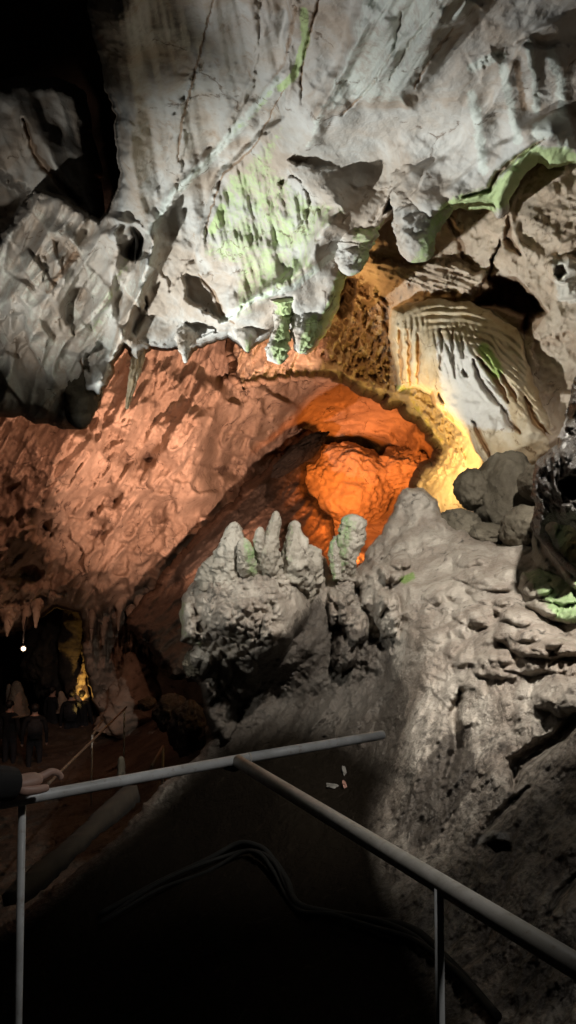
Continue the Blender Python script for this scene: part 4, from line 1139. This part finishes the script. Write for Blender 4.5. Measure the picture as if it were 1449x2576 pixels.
post(56, 2016, 1.985, .0095, 1.0)
post(1104, 2235, 1.44, .0085, 1.0)

# ================================================================== HOSES, LEDGE, LITTER
def on(u, v, off=.03):
    return at(u, v, G.depth(u, v) - off)


HL = ('thick black hose, uppermost of the three over the dark hollow', 'thin black hose, middle one of three over the dark hollow', 'thin black hose, lowest of the three over the dark hollow')
for k in range(3):
    q = [(250, 2300 + k * 16), (400, 2212 + k * 14), (530, 2160 + k * 11), (600, 2128 + k * 10), (652, 2126 + k * 14), (690, 2160 + k * 18 - k), (722, 2220 + k * 14), (762, 2285 + k * 6), (830, 2290 + k * 8), (930, 2310 + k * 8), (1040, 2345 + k * 7), (1130, 2420 + k * 7), (1250, 2550 + k * 4)]
    zz = np.array([G.depth(*x) for x in q])
    pts = [at(x[0], x[1] + 7 * math.sin(i * 1.7 + 2.1 * k), z - .05 - .015 * k - .02 * math.sin(i * 1.3 + k)) for i, (x, z) in enumerate(zip(q, zz))]
    o = tube('hose', spline(pts, 90), (.017, .012, .012)[k], M['hose'], None, 14)
    tag(o, HL[k], 'hose', 'hoses crossing the dark hollow')

# concrete ledge slanting down behind the rail
bm = bmesh.new()
e0, e1 = at(20, 2262, 5.0), at(318, 1998, 6.6)
ax = (e1 - e0) / np.linalg.norm(e1 - e0)
sd_ = np.cross(ax, FW); sd_ /= np.linalg.norm(sd_)
up_ = np.cross(sd_, ax)
vs, fs, n = [], [], 40
rng = np.random.RandomState(4)
prof = [(-.5, .0), (-.46, .12), (.4, .14), (.5, .0), (.5, -.4), (-.5, -.4)]
for i in range(n):
    t = i / (n - 1)
    c = e0 + (e1 - e0) * t
    wd = .085 + .03 * t + .02 * math.sin(t * 9) + .008 * rng.normal()
    for (a, b) in prof:
        vs.append(c + sd_ * a * wd + up_ * b * .3 + rng.normal(size=3) * .005)
m = len(prof)
for i in range(n - 1):
    for k in range(m):
        fs.append((i * m + k, i * m + (k + 1) % m, (i + 1) * m + (k + 1) % m, (i + 1) * m + k))
fs += [tuple(range(m))[::-1], tuple(range((n - 1) * m, n * m))]
bm.free()
o = mesh_obj('concrete_ledge', vs, fs, M['concrete'])
tag(o, 'dusty concrete stair edge slanting down behind the guard rail', 'concrete edge')

# litter on the slope
def scrap(name, mat, u, v, size, seed, lab, cat):
    rng = np.random.RandomState(seed)
    n = 9
    g = np.linspace(-1, 1, n)
    X, Y = np.meshgrid(g, g)
    r = np.stack([X.ravel() * 1.6, Y.ravel() * .45, np.zeros(n * n)], 1)
    z = .35 * perlin(r * 1.3 + seed, seed) + .2 * np.abs(perlin(r * 2.6 + 4, seed))
    k = 1 - .35 * np.clip(np.hypot(r[:, 0], r[:, 1]) - .7, 0, 1)
    base = at(u, v, G.depth(u, v) - .04)
    ca, sa = math.cos(seed), math.sin(seed)
    r[:, :2] = np.stack([r[:, 0] * ca - r[:, 1] * sa, r[:, 0] * sa + r[:, 1] * ca], 1) * (1 + .35 * perlin(r * 2 + 9, seed + 2))[:, None]
    top = base + (r[:, :1] * k[:, None] * RT + (r[:, 1:2] * k[:, None]) * UP * .8 - (z[:, None]) * FW * 1.2 + r[:, 1:2] * FW * .6) * size
    bot = top + FW * .0015
    ids = np.arange(n * n).reshape(n, n)
    f = [(ids[i, j], ids[i, j + 1], ids[i + 1, j + 1], ids[i + 1, j]) for i in range(n - 1) for j in range(n - 1)]
    f = [tuple(int(q) for q in x) for x in f]
    f2 = [tuple(q + n * n for q in x[::-1]) for x in f]
    ring = list(ids[0]) + list(ids[1:, -1]) + list(ids[-1, -2::-1]) + list(ids[-2:0:-1, 0])
    ring = [int(q) for q in ring]
    f3 = [(ring[i], ring[i] + n * n, ring[(i + 1) % len(ring)] + n * n, ring[(i + 1) % len(ring)]) for i in range(len(ring))]
    o = mesh_obj(name, np.concatenate([top, bot]), f + f2 + f3, mat, smooth=False)
    tag(o, lab, cat)


scrap('paper_scrap', M['paper'], 835, 1976, .036, 3, 'crumpled pale paper scrap on the dark slope under the open rail end', 'litter')
scrap('paper_scrap', M['paper'], 866, 1938, .028, 8, 'thin twisted paper strip just above the crumpled scrap', 'litter')
scrap('dry_leaf', M['leaf'], 867, 1974, .026, 5, 'small red brown leaf beside the crumpled paper scrap', 'leaf')

# ================================================================== LOWER PASSAGE: rails, lamp, people
def far_rail(name, pts, posts, r, lab):
    root = tag(empty(name, pts[0]), lab, 'handrail', 'handrails in the lower passage')
    tube('rail', pts, r, M['rope'], root, 10)
    for p in posts:
        tube('post', [np.array(p), np.array(p) - np.array([0, 0, .5]), np.array(p) - np.array([0, 0, 1.0])], r * .9, M['rail_dark'], root, 10)


p0, p1 = at(318, 1779, 13.5), at(122, 1972, 7.0)
far_rail('stair_handrail', [p0, p0 * .5 + p1 * .5, p1 * .97 + p0 * .03, p1], [p0 * .95 + p1 * .05], .015, 'long pale handrail slanting down through the dark passage')
p0, p1 = at(258, 1812, 13.0), at(232, 1850, 11.5)
far_rail('stair_handrail', [p0, p0 * .5 + p1 * .5, p1], [p1], .016, 'short handrail beside the long slanting one')
p0, p1 = at(410, 1878, 10.0), at(380, 1930, 8.6)
far_rail('stair_handrail', [p0, p0 * .5 + p1 * .5, p1], [p0], .018, 'short pale handrail below the brown boulder')
p0, p1 = at(268, 1733, 19.5), at(324, 1721, 19.5)
far_rail('stair_handrail', [p0, p0 * .5 + p1 * .5, p1], [p0, p1], .022, 'level handrail in front of the reddish mound')
p0, p1 = at(30, 1806, 17.0), at(66, 1799, 17.0)
far_rail('stair_handrail', [p0, p0 * .5 + p1 * .5, p1], [], .022, 'level handrail by the pinkish stalagmite')
lamp = tag(empty('flood_lamp', at(59, 1632, 16.0)), 'small bright flood lamp hung under the salmon far wall', 'lamp')
c = at(59, 1632, 16.0)
dirv = np.array([.35, -.9, -.2]); dirv /= np.linalg.norm(dirv)
tube('lamp_body', [c - dirv * .16, c - dirv * .05, c], .09, M['metal_dark'], lamp, 16, radii=[.04, .05, .06])
tube('lens', [c - dirv * .01, c + dirv * .012], .036, M['lens'], lamp, 16)
tube('bracket', [c - dirv * .1, c - dirv * .1 + np.array([0, 0, .25]), c - dirv * .1 + np.array([0, .2, .6])], .02, M['metal_dark'], lamp, 8)


def skin_mesh(joints, links, levels=2, root=0):
    me = bpy.data.meshes.new('body_tmp')
    me.from_pydata([j[0] for j in joints], links, [])
    o = bpy.data.objects.new('body_tmp', me)
    COL.objects.link(o)
    sk = o.modifiers.new('skin', 'SKIN')
    sk.use_smooth_shade = True
    for k, jn in enumerate(joints):
        r = jn[1]
        me.skin_vertices[0].data[k].radius = (r, r) if not isinstance(r, tuple) else r
        me.skin_vertices[0].data[k].use_root = (k == root)
    sb = o.modifiers.new('sub', 'SUBSURF')
    sb.levels = sb.render_levels = levels
    dg = bpy.context.evaluated_depsgraph_get()
    dg.update()
    ev = o.evaluated_get(dg)
    out = bpy.data.meshes.new_from_object(ev)
    v = np.array([q.co[:] for q in out.vertices])
    f = [tuple(p.vertices) for p in out.polygons]
    bpy.data.objects.remove(o)
    bpy.data.meshes.remove(me)
    bpy.data.meshes.remove(out)
    return v, f


def body(arm_l=None, arm_r=None, h=1.72):
    k = h / 1.72
    J = [((0, 0, .95), (.155, .115)), ((0, 0, 1.12), (.14, .105)), ((0, .01, 1.32), (.165, .115)), ((0, .015, 1.42), (.11, .085)), ((0, .0, 1.50), (.052, .055)), ((0, -.015, 1.60), (.078, .09)), ((0, -.01, 1.685), (.065, .075)),
         ((.10, 0, .88), (.085, .09)), ((.11, -.01, .50), .058), ((.11, .02, .10), .042), ((.115, -.13, .035), (.038, .028)),
         ((-.10, 0, .88), (.085, .09)), ((-.11, -.01, .50), .058), ((-.11, .02, .10), .042), ((-.115, -.13, .035), (.038, .028)),
         ((.19, .01, 1.39), .062), ((-.19, .01, 1.39), .062)]
    E_ = [(0, 1), (1, 2), (2, 3), (3, 4), (4, 5), (5, 6), (0, 7), (7, 8), (8, 9), (9, 10), (0, 11), (11, 12), (12, 13), (13, 14), (3, 15), (3, 16)]
    al = arm_l or [((.25, .02, 1.12), .046), ((.26, -.06, .88), .034), ((.26, -.09, .79), .028)]
    ar = arm_r or [((-.25, .02, 1.12), .046), ((-.26, -.06, .88), .034), ((-.26, -.09, .79), .028)]
    for s, arm in ((15, al), (16, ar)):
        prev = s
        for q in arm:
            J.append(q)
            E_.append((prev, len(J) - 1))
            prev = len(J) - 1
    J = [(tuple(np.array(p) * k), r) for p, r in J]
    return J, E_


def person(loc, rz, label, arms=(None, None), h=1.72, pack=False, group='visitors in the lower passage', hat=False):
    J, E_ = body(arms[0], arms[1], h)
    v, f = skin_mesh(J, E_, 2)
    o = mesh_obj('person', v, f, M['cloth'])
    o.data.materials.append(M['skin'])
    o.data.materials.append(M['cloth_grey'])
    k = h / 1.72
    ends = [np.array(J[-1][0]), np.array(J[16 + (3 if arms[0] is None else len(arms[0]))][0])]
    for p in o.data.polygons:
        c = v[list(p.vertices)].mean(0)
        if c[2] > 1.475 * k or min(np.linalg.norm(c - e) for e in ends) < .07:
            p.material_index = 1
        elif c[2] < .92 * k:
            p.material_index = 2
    o.location, o.rotation_euler = loc, (0, 0, rz)
    tag(o, label, 'person', group)
    # hair cap
    bm = bmesh.new()
    bmesh.ops.create_icosphere(bm, subdivisions=3, radius=1)
    hv = np.array([q.co[:] for q in bm.verts]); hf = [tuple(q.index for q in x.verts) for x in bm.faces]
    bm.free()
    hv = hv * np.array([.092, .105, .10]) * (1 + .06 * perlin(hv * 4, 3)[:, None])
    low = hv[:, 2] < -.02
    hv[low & (hv[:, 1] < .02), 2] = -.02
    hp = mesh_obj('hair', (hv + np.array([0, .015, 1.645])) * k, hf, M['hair'], o)
    if pack:
        bm = bmesh.new()
        bmesh.ops.create_cube(bm, size=1)
        bmesh.ops.bevel(bm, geom=bm.edges[:], offset=.18, segments=3, affect='EDGES')
        bv = np.array([q.co[:] for q in bm.verts]); bf = [tuple(q.index for q in x.verts) for x in bm.faces]
        bm.free()
        bp = mesh_obj('backpack', (bv * np.array([.30, .18, .42]) + np.array([0, .19, 1.22])) * k, bf, M['cloth_grey'], o)
    return o


def feet(u, v, z):
    p = at(u, v, z)
    return (float(p[0]), float(p[1]), float(p[2]))


up_arm = [((.26, -.12, 1.18), .046), ((.16, -.32, 1.32), .034), ((.12, -.38, 1.40), .028)]
for (u, v, z, rz, lab, arms, h, pk) in (
        (130, 1905, 20.0, 2.6, 'person in black standing left of the yellow lit stalagmite', (None, None), 1.78, False),
        (178, 1915, 19.6, 3.3, 'person with a backpack in front of the yellow lit stalagmite', (None, None), 1.75, True),
        (205, 1905, 19.8, 2.9, 'slim person close to the one with a backpack', (None, None), 1.65, False),
        (250, 1880, 20.5, 3.0, 'person in black standing before the reddish mound', (None, None), 1.74, False),
        (294, 1870, 20.8, 3.4, 'person at the level handrail lifting a phone', (up_arm, None), 1.72, False),
        (22, 1960, 17.5, 2.8, 'person at the photo edge below the pinkish stalagmite', (None, None), 1.72, False),
        (85, 1970, 17.0, 3.5, 'person half hidden in the dark beside the pinkish stalagmite', (None, None), 1.68, True)):
    person(feet(u, v, z), rz, lab, arms, h, pk)
    # a rock step under their feet
    st = boulder('rock_step', u, v + 14, z, 70, 16, .55, M['floor'], .12, 1.4, int(u) + 400, sub=4)
    tag(st, 'flat dark rock that visitors in the lower passage stand on', 'rock', 'rocks under the visitors')

# ---- the visitor whose hand rests on the guard rail
hand_c = at(82, 1985, 1.95)           # palm above the pipe
pl = Vector((-1.02, 1.72, 0.0))
axr = (jm - a0) / np.linalg.norm(jm - a0)      # along the pipe, to the right
o3 = np.array([0, 0, 1.0])
fwd = np.cross(o3, axr); fwd /= np.linalg.norm(fwd)   # across the pipe, away from us
wr = hand_c - axr * .058 + o3 * .022 - fwd * .0
elbow = wr - axr * .24 + o3 * .07 - fwd * .10
sh = elbow - axr * .16 + o3 * .22 - fwd * .06
RZ = math.radians(-62)
base = np.array([sh[0] - .21, sh[1] - .10, 0.0])


def loc_(p):
    d = np.array(p) - base
    c, s = math.cos(-RZ), math.sin(-RZ)
    return (d[0] * c - d[1] * s, d[0] * s + d[1] * c, d[2])


arm = [(loc_(elbow), .048), (loc_(wr - axr * .03), .033), (loc_(wr), .027)]
rest = [((-.25, .02, 1.12), .046), ((-.26, -.06, .88), .034), ((-.26, -.09, .79), .028)]
J, E_ = body(arm, rest, 1.72)
v, f = skin_mesh(J, E_, 2)
V_, F_, MI = [v], list(f), []
for p in f:
    c = v[list(p)].mean(0)
    near = np.linalg.norm(c - np.array(loc_(wr)))
    MI.append(1 if (c[2] > 1.475 or near < .034 or np.linalg.norm(c - np.array(rest[-1][0])) < .07) else (2 if c[2] < .92 else 0))


def add_chain(joints, links, lv=2, root=0):
    global V_, F_, MI
    v, f = skin_mesh([(loc_(p), r) for p, r in joints], links, lv, root)
    o = sum(len(x) for x in V_)
    V_.append(v)
    F_ += [tuple(q + o for q in x) for x in f]
    MI += [1] * len(f)


# palm lies over the pipe; fingers curl down its far side, thumb along the near side
kn = [hand_c + axr * (.026 - .019 * i) + o3 * (.020 - .002 * i) + fwd * (.020 - .003 * i) for i in range(4)]
add_chain([(wr, (.026, .020)), (hand_c - axr * .035 + o3 * .02, (.034, .019)), (hand_c + axr * .002 + o3 * .024 + fwd * .002, (.036, .018)), (hand_c + axr * .022 + o3 * .021 + fwd * .008, (.024, .014))], [(0, 1), (1, 2), (2, 3)])
for i, (l, r) in enumerate(((1.0, .0098), (1.06, .0100), (1.0, .0095), (.82, .0084))):
    k0 = kn[i]
    if i == 0:      # the index arches forward along the pipe
        p1 = k0 + axr * .030 + o3 * .010 + fwd * .004
        p2 = p1 + axr * .022 - o3 * .010 + fwd * .002
        p3 = p2 + axr * .006 - o3 * .016
    else:
        p1 = k0 + (fwd * .026 + axr * .012 + o3 * .004) * l
        p2 = p1 + (fwd * .010 - o3 * .022 + axr * .004) * l
        p3 = p2 + (-fwd * .008 - o3 * .018) * l
    add_chain([(k0 - axr * .02 - fwd * .006, r * 1.15), (k0, r * 1.15), (p1, r), (p2, r * .92), (p3, r * .78)], [(0, 1), (1, 2), (2, 3), (3, 4)])
t0 = hand_c - axr * .028 + o3 * .006 - fwd * .022
add_chain([(hand_c - axr * .045 + o3 * .014 - fwd * .010, .016), (t0, .0145), (t0 + axr * .034 - o3 * .002 - fwd * .004, .0115), (t0 + axr * .062 - o3 * .003 + fwd * .002, .0095)], [(0, 1), (1, 2), (2, 3)])
me = mesh_obj('person', np.concatenate(V_), F_, M['cloth'])
me.data.materials.append(M['skin'])
me.data.materials.append(M['cloth_grey'])
me.data.polygons.foreach_set('material_index', np.array(MI, np.int32))
me.location, me.rotation_euler = tuple(base), (0, 0, RZ)
tag(me, 'person in a dark sleeve resting one hand on the grey guard rail', 'person')
# sleeve as a cuffed cloth tube
tube('sleeve', [loc_(sh), loc_(sh * .5 + elbow * .5), loc_(elbow), loc_(elbow * .5 + wr * .5), loc_(wr + axr * .004)], .05, M['cloth'], None, 20, radii=[.075, .066, .058, .048, .040]).parent = me
bm = bmesh.new()
bmesh.ops.create_icosphere(bm, subdivisions=3, radius=1)
hv = np.array([q.co[:] for q in bm.verts]) * np.array([.095, .11, .105]); hf = [tuple(q.index for q in x.verts) for x in bm.faces]
bm.free()
mesh_obj('hair', hv + np.array([0, .02, 1.645]), hf, M['hair'], me)

# path slab the visitors and the rail stand on
tag(mesh_obj('path', [(x, y, z) for z in (-.2, 0) for x, y in ((-2.5, -1.5), (1.6, -1.5), (1.6, .9), (.3, 2.0), (-.3, 2.12), (-2.5, 1.85))],
             [(5, 4, 3, 2, 1, 0), (6, 7, 8, 9, 10, 11)] + [(i, (i + 1) % 6, (i + 1) % 6 + 6, i + 6) for i in range(6)], M['concrete'], smooth=False), kind='structure')
# ================================================================== LIGHT: the cave's lamps and added fills
wd = bpy.data.worlds.new('World')
S.world = wd
wd.use_nodes = True
wd.node_tree.nodes['Background'].inputs[0].default_value = (.8, .75, .7, 1)
wd.node_tree.nodes['Background'].inputs[1].default_value = .0015


def spot(name, p, target, watts, col, cone=60, blend=.5, size=.05):
    d = bpy.data.lights.new(name, 'SPOT')
    d.energy, d.color, d.spot_size, d.spot_blend, d.shadow_soft_size = watts, col, math.radians(cone), blend, size
    o = bpy.data.objects.new(name, d)
    COL.objects.link(o)
    o.location = p
    o.rotation_euler = (Vector(target) - Vector(p)).to_track_quat('-Z', 'Y').to_euler()
    return o


def bulb(name, p, watts, col, size=.05):
    d = bpy.data.lights.new(name, 'POINT')
    d.energy, d.color, d.shadow_soft_size = watts, col, size
    o = bpy.data.objects.new(name, d)
    COL.objects.link(o)
    o.location = p
    return o


COOL = (.88, .97, 1.0)
WARMW = (1.0, .86, .68)
# cool flood at the left, aimed up across the ceiling, plus an added slab spot and frontal fill
spot('ceiling_key_fill', np.array([-4.0, 7.4, .4]), at(850, 740, 8.2), 2500, (.94, .99, .98), 57, 1.0)
spot('ceiling_key_fill', np.array([-3.4, 4.2, 1.2]), at(990, 150, 5.3), 560, (.96, .99, 1), 30, .6)  # spot added only to brighten the slab
spot('ceiling_key_fill', np.array([.4, 2.6, -.4]), at(820, 640, 7.9), 250, (1, .96, .89), 70, 1.0)  # added low frontal fill for the ceiling's dim parts
spot('shaft_fill', np.array([-3.0, 6.0, 3.0]), at(160, 640, 9.2), 330, (1, .96, .88), 50, .9)  # added to brighten the shaft panel and left wall
# white flood over the path, lighting the slope
spot('slope_flood', np.array([1.15, 2.3, 3.95]), at(1190, 1480, 5.9), 1350, (1, .95, .88), 75, .9)
# flood low on the left for the stalagmites, added fill over the rail
spot('stalagmite_flood', np.array([-2.7, 3.5, 2.2]), at(640, 1500, 6.2), 280, (.98, 1, .95), 36, .7)
spot('rail_fill', np.array([.8, 1.1, 2.5]), at(660, 1900, 2.4), 30, (1, .98, .95), 84, .9)  # added to brighten the guard rail
# white flood behind the slope's crest, lighting the right wall
spot('flowstone_flood', at(770, 1415, 7.4), at(1200, 830, 9.3), 3700, (1, .87, .69), 68, .7)
# yellow lamp behind the slope's crest
spot('arch_lamp', at(1054, 1232, 9.4), at(1075, 1060, 10.9), 240, (1, .66, .19), 130, 1.0)
# amber lamp in the dark pocket
bulb('pocket_lamp', at(815, 770, 11.1), 26, (1, .60, .24))
# orange lamp of the inner chamber
spot('chamber_lamp', at(880, 1385, 13.2), at(880, 1200, 21), 5600, (1, .25, .04), 46, .9, .35)
# salmon floods of the far wall
spot('wall_flood', at(150, 1045, 12.9), at(250, 1300, 17), 140, (1, .47, .30), 120, .6)
spot('wall_flood', at(560, 1435, 12.3), at(470, 1110, 17), 2400, (1, .53, .36), 84, .8)
spot('rim_flood', at(640, 830, 11.0), at(560, 980, 15), 340, (1, .57, .40), 100, .6)
# small lamps of the lower passage
bulb('passage_lamp', at(59, 1640, 15.8), 7, (1, .6, .4))
spot('stalagmite_lamp', at(196, 1815, 19.2), at(210, 1690, 20), 60, (1, .62, .16), 50)

# ------------------------------------------------------------------ look
S.render.engine = 'CYCLES'
S.cycles.use_denoising = True
S.cycles.max_bounces = 6
S.cycles.diffuse_bounces = 4
S.cycles.caustics_reflective = S.cycles.caustics_refractive = False
S.cycles.sample_clamp_indirect = 4
S.view_settings.view_transform = 'Standard'
S.view_settings.look = 'None'
S.view_settings.exposure = .18
S.view_settings.gamma = 1
